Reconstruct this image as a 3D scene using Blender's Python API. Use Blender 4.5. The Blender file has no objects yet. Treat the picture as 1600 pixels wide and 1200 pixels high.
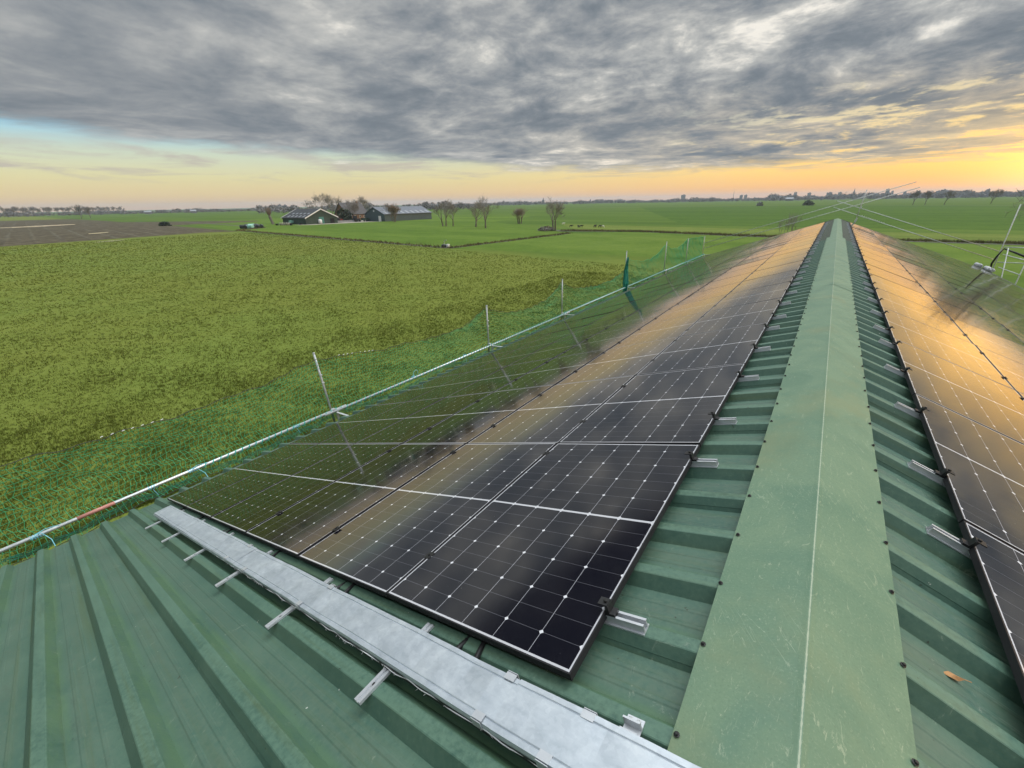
import bpy, math, random
import numpy as np
from mathutils import Vector, Matrix

D = bpy.data
SC = bpy.context.scene
COL = SC.collection
R = math.radians
random.seed(7)
rng = np.random.default_rng(7)

# ------------------------------------------------------------------ camera
F_PX = 635.5                                    # focal length in pixels of a 1600 px wide picture
CAM = Vector((-0.2463, 0.0, 1.3248))            # ridge apex is the line x=0, z=0 ; +Y runs along the ridge
RT = Vector((0.80692, 0.59041, -0.01696))
UP = Vector((-0.22803, 0.33788, 0.91315))
FW = Vector((-0.54486, 0.73297, -0.40728))
cd = D.cameras.new('camera')
cd.sensor_width = 36.0
cd.lens = F_PX / 1600 * 36
cd.clip_start = 0.05
cd.clip_end = 30000
cam = D.objects.new('camera', cd)
COL.objects.link(cam)
cam.matrix_world = Matrix((
    (RT.x, UP.x, -FW.x, CAM.x),
    (RT.y, UP.y, -FW.y, CAM.y),
    (RT.z, UP.z, -FW.z, CAM.z),
    (0, 0, 0, 1)))
SC.camera = cam
GZ = -6.3                                       # ground level


def ray(u, v):
    return (FW + RT * ((u - 800) / F_PX) + UP * ((600 - v) / F_PX)).normalized()


def at(u, v, z=GZ):                             # survey helper: where a line of sight meets the ground
    d = ray(u, v)
    return CAM + d * ((z - CAM.z) / d.z)


def bearing(u, v, dist):                        # point at a horizontal distance along a line of sight
    d = ray(u, v)
    return CAM + d * (dist / math.hypot(d.x, d.y))


# ------------------------------------------------------------------ shader expression helper
class NT:
    def __init__(self, tree):
        self.t = tree
        self.n = tree.nodes
        self.l = tree.links

    def new(self, kind, **kw):
        nd = self.n.new(kind)
        for k, v in kw.items():
            setattr(nd, k, v)
        return nd

    def put(self, sock, v):
        if isinstance(v, S):
            self.l.new(v.s, sock)
        elif v is not None:
            if hasattr(sock.default_value, '__len__') and not hasattr(v, '__len__'):
                v = (v, v, v)
            if hasattr(v, '__len__') and len(v) == 3 and len(sock.default_value) == 4:
                v = (*v, 1)
            sock.default_value = v

    def math(self, op, a, b=None, c=None):
        nd = self.new('ShaderNodeMath', operation=op)
        for i, v in enumerate((a, b, c)):
            if v is not None:
                self.put(nd.inputs[i], v)
        return S(self, nd.outputs[0])

    def smooth(self, x, lo, hi, t0=0.0, t1=1.0):
        nd = self.new('ShaderNodeMapRange', interpolation_type='SMOOTHSTEP')
        self.put(nd.inputs['Value'], x)
        self.put(nd.inputs['From Min'], lo)
        self.put(nd.inputs['From Max'], hi)
        nd.inputs['To Min'].default_value = t0
        nd.inputs['To Max'].default_value = t1
        return S(self, nd.outputs[0])

    def noise(self, vec, scale, detail=4, rough=.55, dist=0.0, out='Fac'):
        nd = self.new('ShaderNodeTexNoise')
        if vec is not None:
            self.put(nd.inputs['Vector'], vec)
        nd.inputs['Scale'].default_value = scale
        nd.inputs['Detail'].default_value = detail
        nd.inputs['Roughness'].default_value = rough
        nd.inputs['Distortion'].default_value = dist
        return S(self, nd.outputs[out])

    def ramp(self, fac, stops):
        nd = self.new('ShaderNodeValToRGB')
        els = nd.color_ramp.elements
        while len(els) < len(stops):
            els.new(0.5)
        for e, (p, c) in zip(els, stops):
            e.position = p
            e.color = (*c, 1) if hasattr(c, '__len__') else (c, c, c, 1)
        self.put(nd.inputs[0], fac)
        return S(self, nd.outputs[0])

    def mix(self, fac, a, b, blend='MIX'):
        nd = self.new('ShaderNodeMix', data_type='RGBA', blend_type=blend)
        self.put(nd.inputs[0], fac)
        self.put(nd.inputs[6], a)
        self.put(nd.inputs[7], b)
        return S(self, nd.outputs[2])

    def scale(self, vec, s):
        nd = self.new('ShaderNodeVectorMath', operation='MULTIPLY')
        self.put(nd.inputs[0], vec)
        self.put(nd.inputs[1], s)
        return S(self, nd.outputs[0])

    def vadd(self, a, b):
        nd = self.new('ShaderNodeVectorMath', operation='ADD')
        self.put(nd.inputs[0], a)
        self.put(nd.inputs[1], b)
        return S(self, nd.outputs[0])

    def comb(self, x, y, z):
        nd = self.new('ShaderNodeCombineXYZ')
        for i, v in enumerate((x, y, z)):
            self.put(nd.inputs[i], v)
        return S(self, nd.outputs[0])

    def sep(self, v):
        nd = self.new('ShaderNodeSeparateXYZ')
        self.put(nd.inputs[0], v)
        return [S(self, o) for o in nd.outputs]

    def coord(self, out='Object'):
        nd = self.new('ShaderNodeTexCoord')
        return S(self, nd.outputs[out])

    def bump(self, h, strength=.3, dist=.02):
        nd = self.new('ShaderNodeBump')
        nd.inputs['Strength'].default_value = strength
        nd.inputs['Distance'].default_value = dist
        self.put(nd.inputs['Height'], h)
        return S(self, nd.outputs[0])


class S:
    def __init__(self, nt, s):
        self.nt = nt
        self.s = s

    def __add__(self, o): return self.nt.math('ADD', self, o)
    def __radd__(self, o): return self.nt.math('ADD', o, self)
    def __sub__(self, o): return self.nt.math('SUBTRACT', self, o)
    def __rsub__(self, o): return self.nt.math('SUBTRACT', o, self)
    def __mul__(self, o): return self.nt.math('MULTIPLY', self, o)
    def __rmul__(self, o): return self.nt.math('MULTIPLY', o, self)
    def __truediv__(self, o): return self.nt.math('DIVIDE', self, o)
    def __pow__(self, o): return self.nt.math('POWER', self, o)
    def lt(self, o): return self.nt.math('LESS_THAN', self, o)
    def gt(self, o): return self.nt.math('GREATER_THAN', self, o)
    def abs(self): return self.nt.math('ABSOLUTE', self)
    def fract(self): return self.nt.math('FRACT', self)
    def max(self, o): return self.nt.math('MAXIMUM', self, o)
    def min(self, o): return self.nt.math('MINIMUM', self, o)
    def clamp(self): return self.nt.math('MINIMUM', self.nt.math('MAXIMUM', self, 0.0), 1.0)


# ------------------------------------------------------------------ sky
SUN_AZ, SUN_EL = R(19), R(2.5)                  # brightest gap in the cloud; azimuth measured from +Y towards +X
LAMP_AZ, LAMP_EL = R(62), R(13)                 # sun lamp direction, invented right of the gap to stay out of panel reflections
sdv = (math.sin(SUN_AZ) * math.cos(SUN_EL), math.cos(SUN_AZ) * math.cos(SUN_EL), math.sin(SUN_EL))
w = D.worlds.new('World')
SC.world = w
w.use_nodes = True
t = NT(w.node_tree)
t.n.clear()
dirv = t.coord('Generated')
x, y, z = t.sep(dirv)
hl = t.math('SQRT', x * x + y * y + 1e-5)
c = (x * math.sin(SUN_AZ) + y * math.cos(SUN_AZ)) / hl
hc = (c + 1.0) * 0.5
g1 = hc.max(0.0) ** 7.0
zc = z.max(0.0)
clear_far = t.ramp(zc, [(0.0, (.80, .47, .22)), (.022, (.78, .58, .27)), (.05, (.72, .65, .33)), (.09, (.56, .64, .50)),
                        (.122, (.29, .57, .72)), (.3, (.24, .40, .55)), (1.0, (.16, .28, .48))])
clear_sun = t.ramp(zc, [(0.0, (1.10, .42, .08)), (.02, (1.24, .54, .06)), (.05, (1.28, .72, .10)), (.10, (1.0, .68, .22)),
                        (.17, (.92, .74, .40)), (.3, (.62, .62, .56)), (1.0, (.2, .32, .5))])
clear = t.mix(g1, clear_far, clear_sun)
nish = t.new('ShaderNodeTexSky')
nish.sky_type = 'NISHITA'
nish.sun_disc = False
nish.sun_elevation = LAMP_EL
nish.sun_rotation = LAMP_AZ
nish.air_density = 1.0
nish.dust_density = 2.0
clear = t.mix(0.02, clear, S(t, nish.outputs[0]), 'ADD')
# clouds: a flat layer seen in perspective
inv = 1.0 / 1.0
k = z.max(0.0) + 0.045
px = x / k
py = y / k
P0 = t.comb(px, py, 0.0)
warp = t.noise(P0, .45, 3, .5, out='Color')
P1 = t.vadd(P0, t.scale(warp, 1.1))
n_big = t.noise(P1, .33, 5, .55)
n_mid = t.noise(t.vadd(P1, (13.1, 4.7, 0)), .95, 8, .60)
n_fine = t.noise(t.vadd(P1, (3.3, 9.2, 0)), 2.6, 8, .62)
k2 = z.max(0.0) * .8 + 0.15
P2 = t.vadd(t.comb(x / k2, y / k2, 0.0), t.scale(warp, .35))
n_puff = t.noise(P2, 2.3, 8, .58, .25)
n_lump = t.noise(t.vadd(P2, (4.4, 1.2, 0)), 5.5, 8, .66)
zb = 0.050 + (1.0 - hc) * 0.115
edge = t.smooth(z + (n_mid - 0.5) * 0.05 + (n_big - 0.5) * 0.045, zb - 0.010, zb + 0.012)
# low thin streaks under the deck
ps = t.comb(px * .5, py * .5, 0.0)
n_st = t.noise(ps, 1.3, 7, .6, .4)
streak = t.smooth(n_st, .46, .66) * t.smooth(z, .034, .06) * (1.0 - t.smooth(z, .085, .115))
# breaks in the deck on the sunny side
brk_zone = t.smooth(hc, .86, .985) * (1.0 - t.smooth(z, .11, .24))
brk = t.smooth(n_fine * .45 + n_lump * .30 + n_mid * .25 + brk_zone * .05, .545, .63) * brk_zone
deck = edge * (1.0 - brk * .85)
hi = t.smooth(z, .07, .17) * t.smooth(hc, .35, .75)
tone = n_mid * (.44 - .36 * hi) + n_big * (.22 - .06 * hi) + n_fine * (.20 - .16 * hi) + n_puff * (.14 + .40 * hi) + n_lump * (.18 * hi)
tone = (tone - .495) * (hc.max(0.0) ** 1.3 * .72 + .50) + .487
deckcol = t.ramp(tone, [(.35, (.135, .165, .195)), (.44, (.215, .245, .272)), (.50, (.335, .352, .362)), (.555, (.50, .505, .485)), (.62, (.92, .88, .79))])
lowdark = t.smooth(z, .09, .14) * (1.0 - t.smooth(z, .17, .27))
deckcol = t.mix(lowdark * .40 * (1.0 - hc * .7), deckcol, (.17, .195, .22))
warmth = (hc.max(0.0) ** 10.0) * (1.0 - t.smooth(z, .05, .22)) * t.smooth(tone, .40, .62)
deckcol = t.mix(warmth * .75, deckcol, (1.0, .68, .25))
streakcol = t.mix(g1, (.52, .46, .40), (.70, .50, .30))
sky = t.mix(streak * .75, clear, streakcol)
sd = (x * sdv[0] + y * sdv[1] + z * sdv[2]).max(0.0)
glow = (sd ** 85.0) * (1.0 - t.smooth(z, .05, .13))
sky = t.mix(glow * .9, sky, t.mix(glow, (2.3, 1.10, .18), (3.2, 1.75, .40)))
deckcol = t.mix((sd ** 40.0) * .7 * (1.0 - t.smooth(z, .05, .17)), deckcol, (1.15, .80, .34))
sky = t.mix(deck * (1.0 - glow * .55), sky, deckcol)
dark_band = t.smooth(z, .345, .41) * (1.0 - t.smooth(z, .52, .64)) * .78  # unseen dark band above the view, added to darken near panel reflections
sky = t.scale(sky, t.comb(1.0 - dark_band, 1.0 - dark_band, 1.0 - dark_band * .95))
# the unseen sky overhead is boosted far above the visible clouds
# as added fill light, weighted towards the low sun
over = t.smooth(z, .52, .86)
ahead = t.smooth(x * math.sin(SUN_AZ) + y * math.cos(SUN_AZ), -.30, .60, .04, 1.0)
k_over = (over * 16.5 + 1.0) * (1.0 - over * (1.0 - ahead))
sky = t.scale(sky, t.comb(k_over, k_over, k_over * 1.01))
bg = t.new('ShaderNodeBackground')
t.put(bg.inputs[0], sky)
bg.inputs[1].default_value = 1.0
out = t.new('ShaderNodeOutputWorld')
t.l.new(bg.outputs[0], out.inputs[0])

sl = D.lights.new('sun', 'SUN')
sl.energy = 1.2
sl.angle = R(36)
sl.color = (1.0, .58, .25)
sun = D.objects.new('sun', sl)
COL.objects.link(sun)
sdir = Vector((math.sin(LAMP_AZ) * math.cos(LAMP_EL), math.cos(LAMP_AZ) * math.cos(LAMP_EL), math.sin(LAMP_EL)))
sun.rotation_euler = (-sdir).to_track_quat('-Z', 'Y').to_euler()
sun.location = (20, 60, 40)

SC.view_settings.view_transform = 'Standard'
SC.view_settings.look = 'None'
SC.view_settings.exposure = 0.0
SC.view_settings.gamma = 1.0
SC.render.engine = 'CYCLES'
SC.cycles.use_denoising = True
SC.cycles.max_bounces = 6
SC.cycles.diffuse_bounces = 3
SC.cycles.glossy_bounces = 4
SC.cycles.sample_clamp_indirect = 6


# ------------------------------------------------------------------ object helpers
def tag(o, label=None, cat=None, group=None, kind=None):
    if label: o['label'] = label
    if cat: o['category'] = cat
    if group: o['group'] = group
    if kind: o['kind'] = kind
    return o


def empty(name, loc=(0, 0, 0), mat=None):
    o = D.objects.new(name, None)
    o.empty_display_size = .2
    COL.objects.link(o)
    if mat is not None:
        o.matrix_world = mat
    else:
        o.location = loc
    return o


class MB:
    def __init__(self):
        self.v = []
        self.f = []

    def add(self, vs, fs):
        b = len(self.v)
        self.v.extend(tuple(p) for p in vs)
        self.f.extend(tuple(b + i for i in q) for q in fs)

    def box(self, c, s, m=None):                # centre, full size, optional 3x3 / rotation
        c = Vector(c)
        vs = []
        for dz in (-.5, .5):
            for dy in (-.5, .5):
                for dx in (-.5, .5):
                    p = Vector((dx * s[0], dy * s[1], dz * s[2]))
                    if m is not None: p = m @ p
                    vs.append(c + p)
        self.add(vs, [(0, 2, 3, 1), (4, 5, 7, 6), (0, 1, 5, 4), (2, 6, 7, 3), (0, 4, 6, 2), (1, 3, 7, 5)])

    def tube(self, pts, rad, n=8, cap=True):
        pts = [Vector(p) for p in pts]
        rs = rad if hasattr(rad, '__len__') else [rad] * len(pts)
        rings = []
        prev = None
        for i, p in enumerate(pts):
            d = (pts[min(i + 1, len(pts) - 1)] - pts[max(i - 1, 0)])
            d = d.normalized() if d.length > 1e-9 else Vector((0, 0, 1))
            if prev is None:
                a = d.orthogonal().normalized()
            else:
                a = prev - d * prev.dot(d)
                a = a.normalized() if a.length > 1e-6 else d.orthogonal().normalized()
            prev = a
            b = d.cross(a)
            rings.append([p + (a * math.cos(2 * math.pi * j / n) + b * math.sin(2 * math.pi * j / n)) * rs[i] for j in range(n)])
        vs = [q for r_ in rings for q in r_]
        fs = []
        for i in range(len(pts) - 1):
            for j in range(n):
                a0, a1 = i * n + j, i * n + (j + 1) % n
                fs.append((a0, a1, a1 + n, a0 + n))
        if cap:
            fs.append(tuple(range(n - 1, -1, -1)))
            fs.append(tuple((len(pts) - 1) * n + j for j in range(n)))
        self.add(vs, fs)

    def extrude(self, prof, ax, length, fx, fy, org, closed=True):
        """profile (a,b) in the fx/fy plane swept along ax for length"""
        org, ax, fx, fy = Vector(org), Vector(ax), Vector(fx), Vector(fy)
        n = len(prof)
        vs = [org + fx * a + fy * b for a, b in prof] + [org + fx * a + fy * b + ax * length for a, b in prof]
        fs = [(i, (i + 1) % n, n + (i + 1) % n, n + i) for i in range(n if closed else n - 1)]
        if closed:
            fs += [tuple(range(n - 1, -1, -1)), tuple(range(n, 2 * n))]
        self.add(vs, fs)

    def lathe(self, prof, n=16, m=None):        # (radius, height) list around local Z
        vs = []
        for r_, h in prof:
            for j in range(n):
                p = Vector((r_ * math.cos(2 * math.pi * j / n), r_ * math.sin(2 * math.pi * j / n), h))
                vs.append(m @ p if m is not None else p)
        fs = []
        for i in range(len(prof) - 1):
            for j in range(n):
                a0, a1 = i * n + j, i * n + (j + 1) % n
                fs.append((a0, a1, a1 + n, a0 + n))
        fs.append(tuple(range(n - 1, -1, -1)))
        fs.append(tuple((len(prof) - 1) * n + j for j in range(n)))
        self.add(vs, fs)

    def build(self, name, mat, parent=None, smooth=False, fixn=True):
        me = D.meshes.new(name)
        me.from_pydata([tuple(p) for p in self.v], [], self.f)
        if fixn:
            import bmesh
            bm = bmesh.new()
            bm.from_mesh(me)
            bmesh.ops.recalc_face_normals(bm, faces=bm.faces)
            bm.to_mesh(me)
            bm.free()
        if mat: me.materials.append(mat)
        if smooth:
            for p in me.polygons: p.use_smooth = True
        me.update()
        o = D.objects.new(name, me)
        COL.objects.link(o)
        if parent: o.parent = parent
        return o


def np_mesh(name, verts, faces_n, mat, parent=None):
    """verts (N,3) array used in order, faces of faces_n corners each"""
    me = D.meshes.new(name)
    n = len(verts)
    m = n // faces_n
    me.vertices.add(n)
    me.vertices.foreach_set('co', np.asarray(verts, dtype=np.float32).ravel())
    me.loops.add(n)
    me.loops.foreach_set('vertex_index', np.arange(n, dtype=np.int32))
    me.polygons.add(m)
    me.polygons.foreach_set('loop_start', np.arange(0, n, faces_n, dtype=np.int32))
    me.polygons.foreach_set('loop_total', np.full(m, faces_n, dtype=np.int32))
    me.update(calc_edges=True)
    me.materials.append(mat)
    o = D.objects.new(name, me)
    COL.objects.link(o)
    if parent: o.parent = parent
    return o


def copy_tree(o, parent=None, kids=None):
    cpy = o.copy()
    COL.objects.link(cpy)
    if parent: cpy.parent = parent
    for ch in KIDS.get(o.name, []):
        copy_tree(ch, cpy)
    return cpy


KIDS = {}


def reg(root):                                  # remember a prototype's children once
    def walk(o):
        KIDS[o.name] = [c_ for c_ in COL.objects if c_.parent == o]
        for c_ in KIDS[o.name]: walk(c_)
    walk(root)


ORD = ['zeroth', 'first', 'second', 'third', 'fourth', 'fifth', 'sixth', 'seventh', 'eighth', 'ninth', 'tenth', 'eleventh', 'twelfth',
       'thirteenth', 'fourteenth', 'fifteenth', 'sixteenth', 'seventeenth', 'eighteenth', 'nineteenth', 'twentieth']


# ------------------------------------------------------------------ materials
def material(name, base=(.5, .5, .5), rough=.6, metal=0.0, var=0.0, vscale=6.0, bump=0.0, bscale=40.0, ior=1.45, fn=None):
    m = D.materials.new(name)
    m.use_nodes = True
    t = NT(m.node_tree)
    b = m.node_tree.nodes['Principled BSDF']
    b.inputs['Roughness'].default_value = rough
    b.inputs['Metallic'].default_value = metal
    b.inputs['IOR'].default_value = ior
    b.inputs['Base Color'].default_value = (*base, 1)
    if var:
        n = t.noise(t.coord(), vscale, 5, .6)
        dk = tuple(q * (1 - var) for q in base)
        lt = tuple(min(1, q * (1 + var)) for q in base)
        t.put(b.inputs['Base Color'], t.ramp(n, [(.3, dk), (.7, lt)]))
    if bump:
        t.put(b.inputs['Normal'], t.bump(t.noise(t.coord(), bscale, 4), bump, .01))
    if fn: fn(t, b)
    return m


def f_roof(light, dark, grime):
    def fn(t, b):
        p = t.coord()
        x, y, z = t.sep(p)
        run = t.comb(x * .45, y * 1.0, z * .45)
        n1 = t.noise(p, 1.4, 8, .72)
        n2 = t.noise(t.comb(x * .35, y * 16.0, z * .35), 1.0, 6, .65)     # streaks running down the slope
        n3 = t.noise(p, 46.0, 5, .72)
        n4 = t.noise(t.scale(run, 1.0), 9.0, 9, .78, .8)
        col = t.mix(t.smooth(n1 * .6 + n3 * .4, .36, .64), dark, light)
        col = t.mix(t.smooth(n2, .48, .74) * .62, col, grime)
        col = t.mix(t.smooth(n4, .56, .68) * .40, col, tuple(q * .62 for q in dark))
        col = t.mix(t.smooth(n3, .58, .72) * .32, col, tuple(q * 1.5 for q in light))
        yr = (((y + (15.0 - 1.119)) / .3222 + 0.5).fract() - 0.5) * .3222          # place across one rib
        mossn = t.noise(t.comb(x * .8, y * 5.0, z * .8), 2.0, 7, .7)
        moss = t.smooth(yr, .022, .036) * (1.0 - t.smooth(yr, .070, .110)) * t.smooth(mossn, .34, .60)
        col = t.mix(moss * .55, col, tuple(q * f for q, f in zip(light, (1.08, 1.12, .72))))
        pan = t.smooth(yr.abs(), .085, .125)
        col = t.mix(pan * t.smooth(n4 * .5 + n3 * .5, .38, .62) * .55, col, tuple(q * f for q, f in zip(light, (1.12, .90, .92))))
        rib_top_hi = (1.0 - t.smooth(yr.abs(), .024, .030)) * t.smooth(n3 * .5 + mossn * .5, .40, .58)
        col = t.mix(rib_top_hi * .5, col, tuple(q * 1.30 for q in light))  # scuffed rib tops, with an edge highlight painted into their colour
        spots = t.smooth(t.noise(p, 24.0, 3, .6), .715, .745)
        col = t.mix(spots * .8, col, (.030, .034, .022))
        chalk = t.smooth(t.noise(t.vadd(p, (7, 3, 1)), 4.2, 9, .80, 2.2), .605, .665)
        col = t.mix(chalk * .34, col, (.30, .34, .26))
        bits = t.smooth(t.noise(t.vadd(p, (2, 9, 4)), 33.0, 2, .5), .775, .79)
        col = t.mix(bits * .8, col, (.52, .53, .48))
        t.put(b.inputs['Base Color'], col)
        t.put(b.inputs['Roughness'], t.smooth(n1 * .5 + n3 * .5, .3, .7, .42, .66))
        t.put(b.inputs['Normal'], t.bump(n3 * .35 + t.noise(p, 5.0, 3) * .65, .14, .01))
    return fn


M = {}
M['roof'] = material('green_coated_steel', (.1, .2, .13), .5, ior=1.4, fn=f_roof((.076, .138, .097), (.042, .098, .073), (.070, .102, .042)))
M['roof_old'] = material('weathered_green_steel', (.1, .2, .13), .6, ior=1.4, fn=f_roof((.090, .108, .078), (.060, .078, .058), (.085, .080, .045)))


def f_cap(t, b):
    p = t.coord()
    x, y, z = t.sep(p)
    n1 = t.noise(p, 2.6, 7, .65, .8)
    n3 = t.noise(p, 55.0, 3, .6)
    col = t.mix(t.smooth(n1, .30, .72), (.084, .158, .100), (.126, .196, .118))
    scuff = t.smooth(t.noise(t.comb(x * 5, y * 1.3, z), 5.0, 9, .78, 2.6), .575, .65)
    col = t.mix(scuff * .45, col, (.34, .38, .26))
    grit = t.noise(p, 120.0, 4, .75)
    col = t.mix(t.smooth(grit, .54, .72) * .45, col, (.23, .28, .19))
    col = t.mix(t.smooth(grit, .30, .46, 1.0, 0.0) * .40, col, (.055, .095, .062))
    scr = t.smooth((t.noise(t.comb(x * 3.0 + y * 1.6, y * .35, z), 7.0, 3, .5) - .5).abs(), .0, .006, 1.0, 0.0) * t.smooth(t.noise(t.vadd(p, (1, 4, 2)), 2.2, 3), .52, .64)
    col = t.mix(scr * .40, col, (.36, .42, .30))
    dirt = t.smooth(t.noise(t.vadd(p, (5, 1, 2)), 1.1, 6, .65), .52, .72)
    col = t.mix(dirt * .55, col, (.155, .180, .090))
    col = t.mix(t.smooth(n3, .6, .8) * .3, col, (.20, .29, .19))
    wear = (x.abs() + (t.noise(p, 60.0, 3) - .5) * .006).lt(.0019)
    col = t.mix(wear * .5, col, (.42, .44, .33))
    t.put(b.inputs['Base Color'], col)
    t.put(b.inputs['Roughness'], t.smooth(n1, .2, .8, .40, .60))
    t.put(b.inputs['Normal'], t.bump(t.noise(p, 3.0, 3) * .8 + n3 * .2, .16, .012))


M['cap'] = material('green_ridge_steel', (.18, .3, .19), .5, ior=1.4, fn=f_cap)
M['screw'] = material('dark_screw_head', (.03, .03, .03), .5, .6)
M['wall'] = material('green_wall_cladding', (.07, .11, .08), .6, var=.15)


def f_cells(t, b):
    p = t.coord()
    x, y, z = t.sep(p)
    rnd = t.new('ShaderNodeObjectInfo')
    rand = S(t, rnd.outputs['Random'])
    u = (x + .5580) / .1860
    fu = u.fract()
    du = fu.min(1.0 - fu) * .1860
    ay = y.abs() - .007
    v = ay / .09661
    fv = v.fract()
    dv = fv.min(1.0 - fv) * .09661
    v2 = (v * .5).fract()
    dv2 = v2.min(1.0 - v2) * .19322
    border = x.abs().gt(.5580).max(y.abs().gt(.8765)).max(y.abs().lt(.0075))
    coll = du.lt(.0013)
    rowl = dv.lt(.0008)
    dia = (du + dv2).lt(.0105)
    cell = t.mix(t.noise(p, 1.3, 2), (.0008, .0008, .0034), (.0018, .0016, .0046))
    cell = t.mix(rowl * .40, cell, (.25, .25, .28))
    cell = t.mix(coll * .7, cell, (.42, .42, .45))
    cell = t.mix(dia, cell, (.62, .62, .64))
    cell = t.mix(border, cell, (.48, .48, .50))
    # dust and bird specks lying on the glass
    q = t.vadd(p, t.scale(t.comb(rand, rand, rand), (31.0, 17.0, 5.0)))
    zone = t.smooth(t.noise(q, 2.2, 2), .52, .72)
    specks = t.smooth(t.noise(q, 70.0, 3, .7), .69, .73) * zone
    cell = t.mix(specks * .7, cell, (.34, .33, .32))
    dust = t.smooth(t.noise(q, 3.5, 6, .7), .45, .8)
    cell = t.mix(dust * .009, cell, (.5, .46, .42))
    t.put(b.inputs['Base Color'], cell)
    t.put(b.inputs['Roughness'], t.smooth(t.noise(q, 9.0, 5, .6), .25, .8, .055, .105))
    b.inputs['IOR'].default_value = 1.95
    t.put(b.inputs['Normal'], t.bump(t.noise(q, 1.6, 2), .05, .006))


M['cells'] = material('solar_cells_under_glass', (.01, .01, .02), .1, fn=f_cells)
M['pframe'] = material('black_anodised_frame', (.020, .020, .022), .5, 0.0, ior=1.25)
M['alu'] = material('mill_aluminium', (.52, .54, .56), .40, .55, var=.06, vscale=20)
M['black'] = material('black_plastic', (.012, .012, .013), .45)


def f_galv(t, b):
    p = t.coord()
    n1 = t.noise(p, 9.0, 8, .7)
    vo = t.new('ShaderNodeTexVoronoi')
    t.put(vo.inputs['Vector'], t.vadd(p, t.scale(t.noise(p, 20.0, 3, out='Color'), .05)))
    vo.inputs['Scale'].default_value = 55.0
    sp = t.sep(S(t, vo.outputs['Color']))[0]
    n2 = t.noise(t.scale(p, (1.0, 3.0, 1.0)), 3.6, 7, .72, .7)
    col = t.ramp(n1 * .42 + sp * .08 + n2 * .50, [(.30, (.36, .41, .45)), (.46, (.46, .505, .545)), (.56, (.52, .565, .60)), (.70, (.62, .655, .68))])
    rust = t.smooth(t.noise(p, 3.3, 7, .7), .60, .75)
    col = t.mix(rust * .35, col, (.50, .52, .47))
    t.put(b.inputs['Base Color'], col)
    b.inputs['Metallic'].default_value = .72
    t.put(b.inputs['Roughness'], t.smooth(n1, .2, .8, .48, .62))
    t.put(b.inputs['Normal'], t.bump(t.noise(p, 6.0, 4), .10, .01))


M['galv'] = material('galvanised_sheet', (.6, .65, .7), .5, .7, fn=f_galv)
M['pipe'] = material('galvanised_tube', (.62, .65, .66), .42, .55, var=.18, vscale=9)
M['post'] = material('grey_galvanised_post', (.42, .44, .44), .5, .5, var=.2, vscale=14)
M['net'] = material('green_net_cord', (.045, .38, .17), .7)
M['netcloth'] = material('green_net_bunch', (.02, .22, .16), .8, var=.4, vscale=9)
M['rope'] = material('pale_blue_rope', (.20, .52, .62), .8)
M['rope_green'] = material('turquoise_lacing', (.06, .42, .36), .8)
M['cord'] = material('dark_border_rope', (.05, .055, .045), .9)
M['white'] = material('white_paint', (.72, .73, .74), .6, var=.08)
M['sack'] = material('woven_white_sack', (.42, .43, .45), .8, var=.45, vscale=9, bump=.6, bscale=14)
M['red'] = material('faded_red_tape', (.48, .22, .18), .6)
M['tan'] = material('dry_leaf', (.42, .22, .09), .8, var=.3, vscale=40)
M['bark'] = material('grey_bark', (.15, .135, .105), .9, var=.3, vscale=3)
M['twig'] = material('bare_twigs', (.20, .185, .16), .9, var=.25, vscale=.8)
M['twig_red'] = material('reddish_bare_twigs', (.21, .165, .125), .9, var=.25, vscale=.8)
M['farwood'] = material('distant_winter_wood', (.19, .185, .18), 1.0, var=.35, vscale=.03)
M['ever'] = material('dark_evergreen', (.03, .045, .022), .9, var=.4, vscale=1.5)
M['barn_wall'] = material('dark_green_boards', (.035, .06, .045), .7, var=.2, vscale=.8)
M['barn_wall2'] = material('blue_grey_cladding', (.055, .085, .095), .6, var=.12, vscale=.6)
M['barn_roof'] = material('dark_fibre_cement', (.035, .038, .042), .8, var=.2, vscale=.7)
M['barn_roof2'] = material('grey_blue_roof', (.085, .10, .125), .6, var=.15, vscale=.4)
M['tile'] = material('dark_roof_tiles', (.05, .045, .045), .7, var=.25, vscale=1.5)
M['brick'] = material('brown_brick', (.20, .11, .07), .85, var=.25, vscale=2)
M['teal'] = material('teal_door_paint', (.05, .20, .17), .5)
M['wrap_teal'] = material('pale_green_wrap', (.25, .50, .42), .4, var=.1)
M['wrap_black'] = material('black_wrap', (.02, .025, .025), .4)
M['skylight'] = material('clear_roof_sheet', (.20, .22, .24), .5)
M['dark'] = material('dark_opening', (.012, .012, .012), .9)
M['city'] = material('pale_concrete', (.26, .27, .29), .8, var=.1, vscale=.1)
M['city_dk'] = material('grey_concrete', (.15, .16, .18), .8, var=.1, vscale=.1)
M['win'] = material('dark_windows', (.04, .045, .055), .2)
M['slate'] = material('slate_spire', (.06, .065, .075), .7)
M['hide'] = material('black_wool', (.02, .018, .017), .8)
M['fleece'] = material('white_fleece', (.68, .66, .60), .9)
M['tyre'] = material('black_rubber', (.015, .015, .015), .8)
M['tractor'] = material('dark_red_paint', (.18, .03, .025), .5)


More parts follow.
